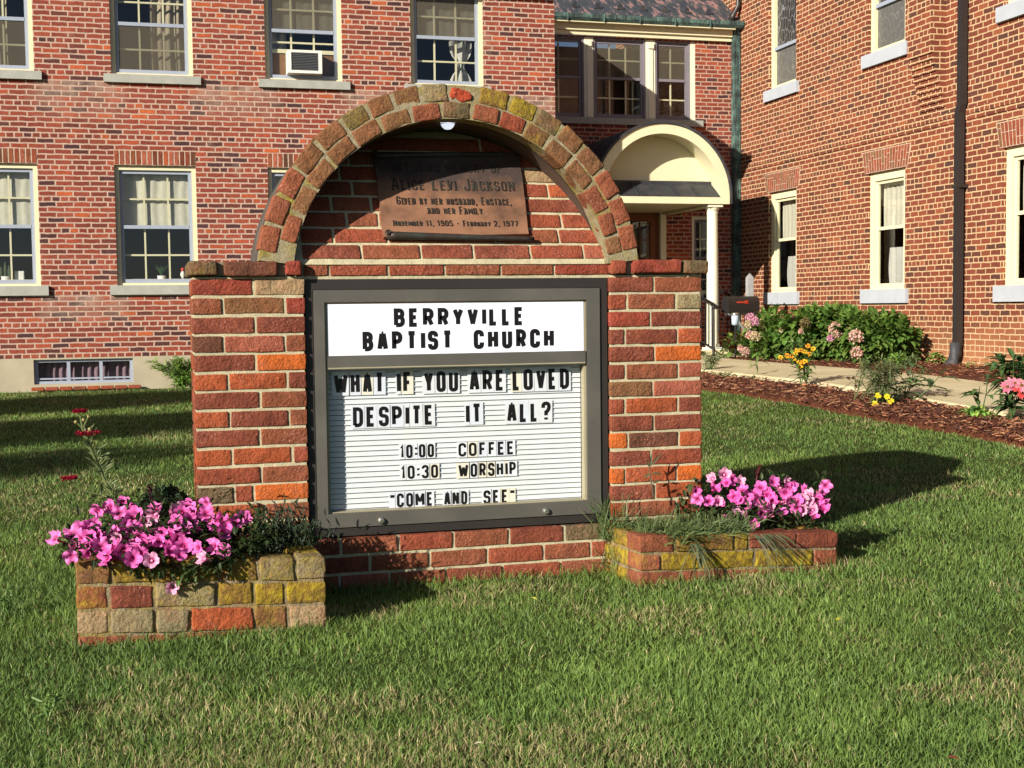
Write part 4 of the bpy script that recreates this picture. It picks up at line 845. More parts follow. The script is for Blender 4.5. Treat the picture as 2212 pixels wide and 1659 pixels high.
# ================================================================== PLANTERS
def planter(lab, FL, FR, depth, topL, topR, rows, pitch, cols, lich, seed, soil_dz=-.035):
    random.seed(seed); ang = math.atan2(FR[1]-FL[1], FR[0]-FL[0]); Lg = math.hypot(FR[0]-FL[0], FR[1]-FL[1]); sl = (topR-topL)/Lg
    def T(x, y, z): return (FL[0]+x*math.cos(ang)-y*math.sin(ang), FL[1]+x*math.sin(ang)+y*math.cos(ang), topL+z+sl*x+sl*.2*y)
    t = thing('brick_planter', lab, 'planter', (FL[0]+Lg/2, FL[1]+depth/2, -GRASS)); mb = MB(); th = .10
    H = rows*pitch+.04
    mb.box((.006, .006, -H), (Lg-.006, th-.006, -.006), 1, T, srgb(150, 134, 104, K)[:3]+(.45,)); mb.box((.006, th, -H), (th-.006, depth, -.006), 1, T, srgb(150, 134, 104, K)[:3]+(.45,)); mb.box((Lg-th+.006, th, -H), (Lg-.006, depth, -.006), 1, T, srgb(150, 134, 104, K)[:3]+(.45,)); mb.box((th, depth-th, -H), (Lg-th, depth-.006, -.006), 1, T, srgb(150, 134, 104, K)[:3]+(.45,))
    ci = 0
    for r in range(rows+1):
        z = -r*pitch-pitch/2+.004; hz = pitch/2-.0045
        es = cols[r][0] if r < len(cols) else [0, .2, .42, .62, 1]
        cs = cols[r][1].split() if r < len(cols) else ['rbr']*4; ls = lich[r] if r < len(lich) else [0]*4
        for k in range(len(es)-1):
            a, b = es[k]*Lg, es[k+1]*Lg; a += .005 if k else 0; b -= .005 if k < len(es)-2 else 0
            mb.brick(((a+b)/2, th/2+random.uniform(-.004, .004), z+random.uniform(-.002, .002)), ((b-a)/2, th/2, hz), T=T, col=bc(cs[k], ls[k]+.1, .06), amp=.0045, r=.0055)
        for x in (th/2, Lg-th/2):
            n = max(2, round((depth-th)/.2)); off = .06*(r % 2)
            for k in range(n):
                a, b = th+(depth-th)*k/n+.006, th+(depth-th)*(k+1)/n-.004
                mb.brick((x, (a+b)/2, z), (th/2, (b-a)/2, hz), T=T, col=bc(random.choice(['bro', 'rbr', 'gry']), random.choice([.55, .65, .75]), .06), amp=.0045, r=.010)
        mb.brick((Lg/2, depth-th/2, z), (Lg/2-th, th/2, hz), T=T, col=bc('bro', .1), seg=.06)
    mb.build('planter_wall', [M['brick'], M['brick']], t, smooth=True)
    mb = MB(); n = 14; V = []
    for j in range(n+1):
        for i in range(n+1): V.append(T(th-.01+(Lg-2*th+.02)*i/n, th-.01+(depth-2*th+.02)*j/n, soil_dz+.018*mnoise.noise(Vector((i*.6, j*.6, seed)))))
    mb.add(V, [(j*(n+1)+i, j*(n+1)+i+1, (j+1)*(n+1)+i+1, (j+1)*(n+1)+i) for j in range(n) for i in range(n)]); mb.build('planter_soil', M['dirt'], t, smooth=True)
    return t, T, Lg
_, TL, LgL = planter('cracked three course brick planter with mustard lichen, left of the sign', (-.246, 3.972), (.489, 3.995), .46, .229, .190, 3, .0755,
        [([0, .135, .375, .56, .72, .875, 1], 'bro bro bro bro gry gry'), ([0, .125, .30, .55, .70, .83, 1], 'rbr mar gry bro bro bro'), ([0, .125, .30, .44, .70, .84, 1], 'tan gry gry ora bro tan')],
        [[.3, .44, .44, .46, .42, .32], [.34, .22, .36, .46, .48, .48], [-.05, .0, .05, -.25, .38, .16]], 11)
_, TR, LgR = planter('low two course brick planter with bright yellow lichen, right of the sign', (1.622, 4.232), (2.45, 4.322), .36, .150, .104, 2, .066,
        [([0, .17, .46, .535, .78, 1], 'rbr bro bro mar mar'), ([0, .10, .30, .565, .87, 1], 'pin bro bro bro rbr')],
        [[.2, .40, .46, -.3, -.2], [.34, .5, .58, .56, .05]], 5)

# ================================================================== PLANTS
random.seed(21)
def rot_to(n, roll=0.0):
    q = Vector(n).to_track_quat('Z', 'Y').to_matrix(); return q @ Matrix.Rotation(roll, 3, 'Z')
def leaf(mb, p, d, up, L, w, col, bend=.25, fold=.2):
    """pointed leaf from p along d"""
    d = Vector(d).normalized(); s = d.cross(Vector(up)); s = s.normalized() if s.length > 1e-4 else Vector((1, 0, 0)); n = s.cross(d)
    p = Vector(p); a = p+d*L*.35-n*L*bend*.1; b = p+d*L*.7-n*L*bend*.35; e = p+d*L-n*L*bend
    V = [p, a+s*w*.5+n*w*fold, a, a-s*w*.5+n*w*fold, b+s*w*.4+n*w*fold*.8, b, b-s*w*.4+n*w*fold*.8, e]
    mb.add(V, [(0, 2, 1), (0, 3, 2), (1, 2, 5, 4), (2, 3, 6, 5), (4, 5, 7), (5, 6, 7)], 0, col)
def vary(c, j=.2, hue=.06): f = 1+random.uniform(-j, j); return (c[0]*f*(1+random.uniform(-hue, hue)*3), c[1]*f, c[2]*f*(1+random.uniform(-hue, hue)*2), 1)
def rvec(z0=-1.0):
    while True:
        v = Vector((random.uniform(-1, 1), random.uniform(-1, 1), random.uniform(z0, 1)))
        if .05 < v.length < 1: return v.normalized()
PG = (.050, .085, .028); DG = (.030, .062, .022); LG = (.085, .15, .035)
PK = srgb(255, 124, 212, .92); PKD = srgb(180, 36, 118, .85); PKL = srgb(255, 190, 228, .85)
def blossom_mesh(name, ruffle, open_, pale, tint=(1, 1, 1), shut=1.0):
    mb = MB(); nr, ns = 6, 30; V = []; C = []
    for i in range(nr+1):
        f = i/nr; r = .026*(.10+.90*f**.85)*(shut if f > .3 else 1-(1-shut)*f/.3); z = -.016*(1-f**.6)*open_/(shut**1.5)
        for k in range(ns):
            t = 2*math.pi*k/ns; lob = 1-.24*f**2*(1-abs(math.cos(2.5*t))**.45)
            rr = r*lob; zz = z+ruffle*f**2*.004*math.sin(5*t+1.0)+ruffle*f**3*.0022*math.sin(13*t+f)
            V.append((rr*math.cos(t), rr*math.sin(t), zz)); m = min(1, max(0, (f-.12)/.30)); vein = (.72 if (k % 6 == 0) else (.9 if k % 3 == 0 else 1)) if f < .95 else 1.0
            base = PKL if pale else PK; c0 = PKD
            C.append(tuple((c0[q]*(1-m)+base[q]*m)*vein*tint[q] for q in range(3))+(1,))
    mb.v = V; mb.c = C; mb.f = [(i*ns+k, i*ns+(k+1) % ns, (i+1)*ns+(k+1) % ns, (i+1)*ns+k) for i in range(nr) for k in range(ns)]; mb.m = [0]*len(mb.f)
    mb.tube([(0, 0, -.013), (0, 0, -.030), (.002, .001, -.045)], [.004, .0026, .0018], 6, 0, PKL if pale else PKD); o = mb.build(name, M['petal'], None, smooth=True, recalc=False); COL.objects.unlink(o); return o.data
BL = [blossom_mesh('blossom', .8, 1, False), blossom_mesh('blossom', 1.3, .7, False), blossom_mesh('blossom', 1.0, 1.2, False), blossom_mesh('blossom', 1.6, 1.6, True), blossom_mesh('blossom', 2.4, 1.1, False, (1, .82, .92)), blossom_mesh('blossom', 2.0, .5, False, (1, 1.2, 1.04)), blossom_mesh('blossom', 2.2, 1.0, True, (.80, .52, .62), .42), blossom_mesh('blossom', 1.5, 1.2, False, (1, 1, 1), .5)]
def petunia(lab, pts, ycurve, size, loc, nfill, foliage_col, sag, box, trail=None, pale=.12, view=(-.22, -1, .40), spread=.7):
    t = thing('petunia_plant', lab, 'petunia', loc, None); lm = MB(); st = MB(); P = []
    for (u, v) in pts: P.append(Vector(aty(u, v, ycurve(u, v))))
    for p in P:
        n = (Vector(view).normalized()+rvec()*spread).normalized(); s = size*random.uniform(.82, 1.15); o = bpy.data.objects.new('blossom', (random.choice(BL[:3]+BL[4:6]) if random.random() > .14 else random.choice(BL[6:])) if random.random() > pale else BL[3]); COL.objects.link(o)
        o.parent = t; R = rot_to(n, random.uniform(0, 6.28)).to_4x4(); sc = Matrix.Diagonal((s, s, s, 1)); o.matrix_local = Matrix.Translation(p-Vector(loc)) @ R @ sc
        root = Vector((loc[0]+(p.x-loc[0])*.75, loc[1]+(p.y-loc[1])*.3+.03, sag+.01))
        b = p-n*.045; mid = (b+root)/2+Vector((0, .01, .03)); st.tube([b, mid, root], .0022, 4, 0, vary(PG), cap=False)
        for k in range(15):
            q = b+rvec()*random.uniform(.01, .05)-n*random.uniform(.015, .045); leaf(lm, q, rvec(-.5), (0, 0, 1), random.uniform(.022, .045), random.uniform(.010, .018), vary(foliage_col, .35))
    x0, x1, y0, y1, z0, z1 = box
    for k in range(nfill):
        q = (random.uniform(x0, x1), random.uniform(y0, y1), z0+(z1-z0)*random.random()**1.2); leaf(lm, q, rvec(-.4), (0, 0, 1), random.uniform(.022, .046), random.uniform(.009, .017), vary(foliage_col, .35))
    for k in range(420 if trail else 0):
        u, v, yy = random.choice(trail); q = Vector(aty(u+random.gauss(0, 11), v+random.gauss(0, 9), yy+random.gauss(0, .012))); leaf(lm, q, rvec(-.6), (0, 0, 1), random.uniform(.018, .036), random.uniform(.007, .013), vary(foliage_col, .35))
    lm.build('foliage', M['leafcol'], t, recalc=False); st.build('stem', M['leafcol'], t, recalc=False)
    return t
def r3(l): return [(x*.25, 829.4+y*.25) for x, y in l]
LPTS = r3([(465, 1330), (625, 1285), (625, 1390), (745, 1470), (810, 1215), (835, 1100), (900, 1495), (870, 1400), (820, 1310), (765, 1245), (1060, 1005), (1030, 1110), (1140, 1170), (1150, 1065), (1040, 1290), (1000, 1340), (970, 1410), (1085, 1330), (1160, 1400), (1150, 1510), (1265, 1360), (1315, 1150), (1330, 1075), (1305, 1522), (1365, 1355), (1440, 1380), (1470, 1440), (1540, 1350), (1555, 1470), (1510, 1270), (1600, 1260), (1640, 1180), (1710, 1255), (1530, 1080), (1620, 1045), (1775, 1030), (1780, 1120), (1845, 1215), (1930, 1225), (2040, 1190), (2115, 1150), (1940, 1280), (1840, 1400), (1735, 1500), (1700, 1415), (1930, 1440), (700, 1220), (1090, 1220), (1240, 1200), (1210, 1480), (1390, 1290), (1280, 1270), (1520, 1190), (1570, 1120), (690, 1340), (940, 1060), (1100, 1270), (1200, 1330), (1440, 1310), (1590, 1390), (1060, 1450), (1200, 1250), (1650, 1110), (960, 1280), (760, 1330), (1160, 1120), (610, 1490), (1490, 1130), (1910, 1170), (740, 1390)])
petunia('large mound of bright pink petunias spilling over the left planter', LPTS, lambda u, v: 4.34-(v-1075)/135*.43, 1.04, (.05, 4.12, .18), 900, (.036, .060, .020), .19, (-.22, .34, 4.05, 4.38, .19, .31), trail=[(500, 1195, 3.98), (530, 1180, 4.0), (455, 1222, 3.955), (410, 1235, 3.955), (300, 1225, 3.955), (560, 1165, 4.05), (480, 1210, 3.96), (350, 1228, 3.955), (220, 1215, 3.96)])
RPTS = r3([(1600, 930), (1600, 1000), (1720, 810), (1700, 1010), (1780, 1010), (1840, 780), (1850, 850), (1800, 1020), (1910, 830), (1920, 970), (1960, 1000), (1950, 1090), (1870, 1150), (1990, 900), (2010, 1110), (2030, 1010), (2050, 960), (2060, 1060), (2110, 930), (2120, 1000), (2150, 880), (2170, 1120), (2090, 1210), (1760, 890), (1980, 830), (2180, 1030)])
RPTS = [(x+553*2-0, y) for x, y in RPTS]+[(1659+x*.25, 829.4+y*.25) for x, y in [(55, 840), (0, 950), (150, 950), (170, 840), (190, 900), (230, 880), (310, 880), (250, 1000), (350, 940), (360, 1010), (440, 930), (480, 980), (500, 880), (480, 1060), (400, 1130), (120, 1100), (30, 1140), (20, 1070), (240, 1080), (290, 1090), (90, 900), (180, 1010), (300, 1000), (430, 1000), (380, 1080), (40, 1000), (130, 1020)]]
petunia('compact patch of pink petunias at the right end of the right planter', RPTS, lambda u, v: 4.50-(v-1010)/120*.15+.0, .92, (2.15, 4.45, .10), 700, (.055, .085, .030), .10, (1.86, 2.36, 4.36, 4.58, .10, .22), pale=.22, view=(-.25, -1, .5), spread=.7)
hb = aty(372, 1270, 3.955); tw = thing('petunia_sprig', 'single pale pink petunia hanging on the front of the left planter', 'petunia', tuple(hb))
o = bpy.data.objects.new('blossom', BL[3]); COL.objects.link(o); o.parent = tw; o.matrix_local = Matrix.Translation((0, 0, 0)) @ rot_to((.1, -1, -.1)).to_4x4() @ Matrix.Diagonal((.8, .8, 1, 1))
mb = MB(); mb.tube([(hb[0], hb[1]+.012, hb[2]), (hb[0]+.02, hb[1]+.005, hb[2]+.06), (hb[0]+.03, hb[1]+.03, hb[2]+.11)], .0025, 5, 0, (.05, .08, .03, 1))
for k in range(34): leaf(mb, Vector((hb[0]+.03+random.gauss(0, .018), hb[1]+.0+random.uniform(-.012, .015), hb[2]+.045+random.gauss(0, .018))), rvec(), (0, 0, 1), .026, .011, vary(LG, .25))
mb.build('sprig_leaves', M['leafcol'], tw, recalc=False)
# dark bushy dianthus with one red bloom, at the right end of the left planter
dn = thing('dianthus_plant', 'dark green dianthus with small crimson blooms at the right end of the left planter', 'flower', (.40, 4.25, .17)); mb = MB()
for k in range(900):
    q = Vector((.385+random.gauss(0, .055), 4.27+random.gauss(0, .06), .17+abs(random.gauss(0, .05)))); leaf(mb, q, (random.gauss(0, .5), random.gauss(0, .5), 1), (random.random(), 1, 0), random.uniform(.025, .05), .005, vary((.030, .050, .026), .3))
mb.build('foliage', M['leafcol'], dn, recalc=False)
for (u, v) in ((600, 1156), (613, 1151), (592, 1158)):
    p = Vector(aty(u, v, 4.30)); mb = MB()
    for k in range(16): leaf(mb, p, (math.cos(k), math.sin(k)*.8-.4, .55+.2*(k % 2)), (0, 0, 1), .014, .007, vary(srgb(206, 24, 70, .8), .15))
    mb.build('bloom', M['petal'], dn, recalc=False)
# yarrow
ya = thing('yarrow_plant', 'tall leaning yarrow with flat crimson flower heads behind the left petunias', 'yarrow', (.02, 4.38, .2)); A_ = lambda x, y, Y=4.42: Vector(aty(x*.25, 829.4+y*.25, Y))
mb = MB(); mb.tube([A_(1000, 1010), A_(930, 890), A_(860, 740), A_(770, 530), A_(715, 390), A_(690, 260)], [.005, .0048, .0045, .004, .0036, .003], 6, 0, (.16, .21, .08, 1)); mb.tube([A_(740, 440), A_(720, 400), A_(750, 420)], .002, 5, 0, (.11, .15, .055, 1)); mb.tube([A_(880, 960), A_(700, 920), A_(600, 830)], .003, 5, 0, (.15, .19, .07, 1)); mb.tube([A_(715, 390), A_(745, 320), A_(765, 280)], .0026, 5, 0, (.15, .19, .07, 1)); mb.tube([A_(715, 390), A_(680, 350), A_(655, 330)], .0026, 5, 0, (.15, .19, .07, 1))
for k in range(130):
    f = random.random(); a, b = A_(1000, 1010), A_(740, 440); q = a.lerp(b, f); leaf(mb, q, (random.gauss(0, .7), random.gauss(0, .4), .8), (0, 1, 0), random.uniform(.02, .06), .006, vary((.15, .20, .08), .25))
mb.build('stem', M['leafcol'], ya, recalc=False)
for (x, y, w) in ((690, 240, 55), (760, 428, 98), (600, 818, 64)):
    c = A_(x, y); R = w*.25*.00155; mb = MB()
    for k in range(170):
        r = R*math.sqrt(random.random()); t = random.uniform(0, 6.28); q = c+Vector((r*math.cos(t), r*math.sin(t), random.uniform(-.004, .006)))
        for j in range(3): leaf(mb, q, rvec(0), (0, 0, 1), .007, .006, vary(srgb(190, 36, 62, .8), .3))
    mb.build('flower_head', M['petal'], ya, recalc=False)
for (x, y) in ((765, 280), (655, 328), (722, 310), (775, 390)):
    mb = MB(); p = A_(x, y); mb.lathe([(.001, -.006), (.005, -.003), (.006, .002), (.001, .006)], p, 8, col=srgb(200, 190, 130, .7)); mb.build('flower_bud', M['leafcol'], ya, smooth=True)
# ground ivy heap behind the left planter
iv = thing('leafy_shrub', 'low round leaved dark shrub against the left pillar behind the pink flowers', 'shrub', (.0, 4.62, 0)); mb = MB()
for k in range(1700):
    v = rvec(-.1); p = Vector((.015, 4.62, .12))+Vector((v.x*.175, v.y*.13, v.z*.235*(1-.25*abs(v.x))))*random.uniform(.75, 1.0); leaf(mb, p, (v+rvec()*.7), (0, 0, 1), random.uniform(.018, .034), random.uniform(.016, .026), vary((.045, .085, .040), .35), .1)
mb.build('foliage', M['leafcol'], iv, recalc=False)
mb = MB(); [mb.tube([(.01+random.uniform(-.03, .03), 4.62, -.02), (.01+random.uniform(-.1, .1), 4.62+random.uniform(-.08, .08), .25)], .003, 5, 0, (.06, .05, .03, 1)) for k in range(9)]; mb.build('stem', M['leafcol'], iv, recalc=False)
pu = thing('purple_leaf_plant', 'dark purple stemmed seedling among the left petunias', 'plant', (.06, 4.36, .2)); mb = MB()
for k in range(60): leaf(mb, Vector(aty(322+random.gauss(0, 4), 1062+random.uniform(-16, 22), 4.40)), rvec(-.2), (0, 0, 1), .018, .007, vary(srgb(84, 26, 54, .7), .3))
mb.tube([aty(330, 1095, 4.38), aty(322, 1048, 4.40)], .003, 5, 0, srgb(80, 30, 50, .7)); mb.build('stem', M['leafcol'], pu, recalc=False)
# wild grass in the right planter, its runners and the tall weed
def blades(mb, n, cen, lo, hi, w, col, lean=.8, hang=.5, seed=None, dirv=None):
    for k in range(n):
        p = Vector(cen()); L = random.uniform(lo, hi); a = random.uniform(0, 6.28); ln = abs(random.gauss(0, lean)); d = Vector((math.cos(a)*ln, math.sin(a)*ln, 1))
        if dirv: d += Vector(dirv)
        d.normalize(); s = d.cross(Vector((math.cos(a+1), math.sin(a+1), .3))).normalized()*w*random.uniform(.7, 1.3)/2; c = vary(col, .3)
        q = [p, p+d*L*.35, p+d*L*.68-Vector((0, 0, hang*L*.12)), p+d*L*.9+Vector((math.cos(a), math.sin(a), 0))*L*.12-Vector((0, 0, hang*L*.35))]
        mb.add([q[0]-s, q[0]+s, q[1]-s, q[1]+s, q[2]-s*.7, q[2]+s*.7, q[3]], [(0, 1, 3, 2), (2, 3, 5, 4), (4, 5, 6)], 0, c)
wg = thing('wild_grass', 'unmown grass tufts growing in the left half of the right planter', 'grass tuft', (1.8, 4.4, .1)); mb = MB()
blades(mb, 2600, lambda: (random.uniform(1.66, 2.08), random.uniform(4.29, 4.48), .10+random.uniform(-.02, .02)), .06, .17, .0032, (.115, .165, .062), .9, .9)
blades(mb, 340, lambda: (random.gauss(1.80, .05), 4.30+random.gauss(0, .03), .11), .06, .15, .0034, (.12, .175, .066), .9, 1.0, dirv=(0, -.6, 0))
blades(mb, 90, lambda: (random.gauss(1.60, .03), 4.47+random.gauss(0, .02), .10), .12, .30, .003, (.115, .170, .062), .5, .7)
blades(mb, 22, lambda: (random.gauss(1.58, .03), 4.44+random.gauss(0, .03), .0), .10, .24, .003, (.115, .170, .062), .9, .9)
blades(mb, 26, lambda: (random.gauss(1.83, .02), 4.23, .11), .10, .16, .003, (.085, .12, .06), .3, 1.2, dirv=(.25, -.5, -1.6)); blades(mb, 24, lambda: (random.gauss(2.12, .03), 4.28, .12), .10, .17, .003, (.085, .12, .06), .3, 1.2, dirv=(.5, -.5, -1.4))
mb.build('blade', M['leafcol'], wg, recalc=False)['kind'] = 'stuff'
wd = thing('tall_weed', 'single upright weed with narrow leaves in front of the right pillar', 'weed', (1.80, 4.42, .1)); mb = MB(); B_ = lambda x, y, Y=4.44: Vector(aty((2350+.4728*x)*.54004, (1750+.4728*y)*.54004, Y))
mb.tube([B_(560, 500), B_(535, 360), B_(522, 250)], [.003, .0028, .002], 6, 0, (.13, .11, .07, 1))
for a, b in (((525, 250), (640, 118)), ((525, 250), (500, 200)), ((530, 300), (640, 310)), ((530, 300), (480, 340)), ((545, 390), (620, 360)), ((525, 260), (548, 130))): d = B_(*b)-B_(*a); leaf(mb, B_(*a), d, (0, -1, .5), d.length, .009, vary((.10, .11, .055)), .1)
mb.build('stem', M['leafcol'], wd, recalc=False)
cy = thing('dark_weed', 'dark red tipped weed standing behind the right petunias', 'weed', (2.2, 4.56, .1)); mb = MB(); C_ = lambda x, y, Y=4.56: Vector(aty(1106+.25*x, 829.4+.25*y, Y))
mb.tube([C_(2110, 830), C_(2125, 760), C_(2150, 700)], .003, 5, 0, srgb(110, 40, 50, .7))
for k in range(30): leaf(mb, C_(2130+random.gauss(0, 12), 760+random.uniform(-60, 60)), rvec(-.2), (0, 0, 1), .014, .006, vary(srgb(120, 40, 56, .7), .3))
mb.build('stem', M['leafcol'], cy, recalc=False)

# ------------------------------------------------------------------ beds along the walkway
random.seed(33)
HG1, HG2 = (.07, .145, .028), (.15, .255, .05)
def hydrangea(lab, c, rad, n, heads, grp):
    t = thing('hydrangea_bush', lab, 'bush', (c[0], c[1], float(gz(c[0], c[1]))), grp); mb = MB(); C = Vector(c)
    clumps = [(C+Vector((rvec(-.15)[0]*rad[0]*.62, random.uniform(-1, 1)*rad[1]*.7, random.uniform(-.55, .42)*rad[2]*.8)), random.uniform(.2, .32)) for k in range(15)]
    for k in range(n):
        cc, r = random.choice(clumps); v = rvec(-.35); p = cc+v*r*random.uniform(.7, 1.0)
        if p.z < t.location.z+.03: continue
        d = (v*.8+rvec()*.5+Vector((0, 0, -.15))).normalized(); f = random.random(); col = tuple(HG1[q]*(1-f)+HG2[q]*f for q in range(3)); leaf(mb, p, d, (0, 0, 1), random.uniform(.08, .15), random.uniform(.06, .10), vary(col, .22), .2)
    mb.build('foliage', M['leafcol'], t, recalc=False)
    mb = MB()
    for k in range(26): cc, r = random.choice(clumps); mb.tube([(C[0]+random.uniform(-.3, .3)*rad[0], C[1]+random.uniform(-.3, .3)*rad[1], t.location.z), cc], .006, 5, 0, (.07, .06, .03, 1))
    mb.build('stem', M['leafcol'], t, recalc=False)
    for (u, v, x, r, col) in heads:
        d = Vector(ray(u, v)).normalized(); o_ = Vector(CAM_P)-C; q_ = Vector([d[i]/(rad[i]*1.02) for i in range(3)]); w_ = Vector([o_[i]/(rad[i]*1.02) for i in range(3)])
        bb, cc_ = q_.dot(w_)/q_.dot(q_), (w_.dot(w_)-1)/q_.dot(q_); disc = bb*bb-cc_; p = Vector(CAM_P)+d*(-bb-(math.sqrt(disc) if disc > 0 else .1)); mb = MB()
        for k in range(110):
            q = p+rvec(-.5)*r*.8*random.uniform(.8, 1.02)
            for j in range(3): leaf(mb, q, rvec(), (0, 0, 1), .026, .024, vary(col, .16), .1)
        mb.build('flower_head', M['petal'], t, recalc=False)
PKH = srgb(240, 204, 190, .85); CRH = srgb(230, 216, 180, .85); RSH = srgb(230, 110, 136, .8); LVH = srgb(238, 184, 208, .85)
Z4 = lambda X, Y: (1501.3+.3402*X, 637.2+.3402*Y)
hydrangea('bright green hydrangea with pale pink and lavender heads, beside the mailbox', (8.62, 16.95, .44), (.62, .88, .50), 2100, [(*Z4(352, 148), 8.62, .085, LVH), (*Z4(380, 170), 8.62, .07, LVH), (*Z4(340, 190), 8.6, .07, CRH), (*Z4(348, 255), 8.5, .07, PKH), (*Z4(385, 265), 8.45, .085, CRH), (*Z4(322, 362), 8.15, .07, PKH), (*Z4(290, 340), 8.2, .05, PKH), (*Z4(617, 137), 8.6, .065, RSH), (*Z4(555, 225), 8.2, .045, CRH)], 'hydrangeas along the church wall')
hydrangea('dark green hydrangea with faded pink heads, in the middle of the church bed', (8.78, 15.95, .54), (.62, .66, .56), 2100, [(*Z4(700, 180), 8.6, .08, srgb(160, 140, 90, .8)), (*Z4(672, 232), 8.4, .03, PKH), (*Z4(893, 212), 8.4, .105, PKH), (*Z4(905, 255), 8.3, .09, PKH), (*Z4(962, 235), 8.4, .095, CRH), (*Z4(862, 275), 8.3, .05, LVH)], 'hydrangeas along the church wall')
hydrangea('bushy green hydrangea with two pink mop heads, nearest the dark downspout', (8.80, 15.0, .48), (.60, .58, .48), 1700, [(*Z4(1022, 268), 8.4, .11, PKH), (*Z4(1027, 368), 8.3, .09, PKH)], 'hydrangeas along the church wall')
hs = thing('hosta_plant', 'variegated cream edged hosta below the mailbox', 'hosta', (8.40, 17.55, .17)); mb = MB()
for k in range(26): a = random.uniform(0, 6.28); leaf(mb, (8.40, 17.5, .2+random.uniform(0, .15)), (math.cos(a)*.6, math.sin(a)*.6, .9), (0, 0, 1), random.uniform(.18, .30), .10, vary(random.choice([srgb(190, 186, 110, .7), (.09, .15, .05), (.09, .15, .05)]), .15), .35)
mb.build('foliage', M['leafcol'], hs, recalc=False)
def herb(name, lab, cat, u, v, h, nl, ll, lw, col, spread, stems=5, flowers=(), grp=None, lean=(0, 0), bushy=False, tops=0):
    g = atg(u, v); t = thing(name, lab, cat, (g[0], g[1], g[2]), grp); mb = MB(); G0 = Vector(g); col = tuple(q*w for q, w in zip(col[:3], (2.1, 2.0, 1.6)))
    for s in range(stems):
        e = G0+Vector((random.gauss(0, spread)+lean[0], random.gauss(0, spread)+lean[1], h*random.uniform(.7, 1.05))); m = (G0+e)/2+Vector((random.gauss(0, spread*.3), random.gauss(0, spread*.3), h*.06)); b0 = G0+Vector((random.gauss(0, spread*.25), random.gauss(0, spread*.25), -.02)); mb.tube([b0, m, e], .004, 5, 0, vary(col, .2))
        for k in range(nl):
            f = random.uniform(.06 if bushy else .2, 1); p = b0.lerp(m, min(1, f*2)) if f < .5 else m.lerp(e, (f-.5)*2); leaf(mb, p, (random.gauss(0, 1), random.gauss(0, 1), random.uniform(-.1, .7)), (0, 0, 1), ll*random.uniform(.6, 1.2), lw, vary(col, .3), .35)
    mb.build('foliage', M['leafcol'], t, recalc=False)
    for (fu, fv, r, c, dc, nf) in flowers:
        d = ray(fu, fv); k = ((g[0]-CAM_P[0])*d[0]+(g[1]-CAM_P[1])*d[1])/(d[0]**2+d[1]**2); p = Vector(CAM_P+d*(k-.16/np.linalg.norm(d))); mb = MB()
        for j in range(nf): a = j*6.28/nf+random.random(); FN = Vector((-.35, -.85, .45)).normalized(); FA = FN.cross(Vector((0, 0, 1))).normalized(); FB = FA.cross(FN); leaf(mb, p, FA*math.cos(a)+FB*math.sin(a)+FN*.2, FN, r*1.15, r*.62, vary(c, .12), .15)
        mb.lathe([(.001, -.2*r), (r*.3, -.1*r), (r*.3, .15*r), (.001, .3*r)], p, 8, 0, None, dc); mb.tube([p-Vector((0, 0, .2*r)), p.lerp(G0+Vector((0, 0, h*.5)), .8)], .0025, 4, 0, vary(col, .2), cap=False); mb.build('flower', M['petal'], t, recalc=False)
    return t
YE = srgb(246, 190, 40, .8); OR_ = srgb(240, 160, 30, .8); BRN = srgb(70, 44, 26, .7); LY = srgb(250, 224, 40, .8)
D8 = lambda X, Y: (1658.9+.25*X, 414.7+.25*Y)
herb('black_eyed_susan', 'gangly plant with clustered orange yellow daisies by the walkway edge', 'flower', 1742, 838, .50, 16, .13, .035, (.045, .085, .030), .12, 7,
     [(*D8(x, y), .026, c, BRN, 9) for x, y, c in ((110, 1430, YE), (165, 1415, OR_), (205, 1420, OR_), (240, 1395, YE), (250, 1370, YE), (285, 1370, OR_), (320, 1380, YE), (345, 1330, OR_), (390, 1355, YE), (270, 1470, YE), (300, 1470, OR_), (320, 1465, YE), (280, 1510, YE), (360, 1400, OR_), (225, 1440, YE))], lean=(-.03, -.05))
herb('coreopsis_plant', 'feathery grey green clump with small yellow blooms in the mulch bed', 'flower', 1905, 878, .42, 150, .09, .010, (.085, .115, .062), .17, 11, [(1658.9+x*.25, 829.4+y*.25, .027, LY, OR_, 8) for x, y in ((950, 102), (1030, 110), (1062, 150), (925, 170))], bushy=True)
herb('salvia_plant', 'broad leaved grey green plant leaning over the walkway beside the yellow blooms', 'plant', 1958, 872, .34, 9, .17, .055, (.06, .10, .055), .13, 5, lean=(.10, -.05))
herb('seed_head_plant', 'dry stems with dark round seed heads at the walkway edge', 'plant', 1848, 868, .40, 5, .06, .012, (.08, .09, .05), .16, 7, [(1658.9+.25*x, 414.7+.25*y, .018, BRN, BRN, 6) for x, y in ((697, 1610), (738, 1605), (770, 1635), (620, 1715), (760, 1680))])
herb('pepper_seedling', 'thin stemmed seedling with drooping dark leaves in the mulch bed', 'plant', 2120, 903, .34, 7, .15, .05, (.035, .07, .028), .035, 2)
herb('lettuce_rosette', 'flat light green rosette at the foot of the thin seedling', 'plant', 2103, 903, .07, 16, .12, .06, (.13, .22, .06), .07, 5, bushy=True)
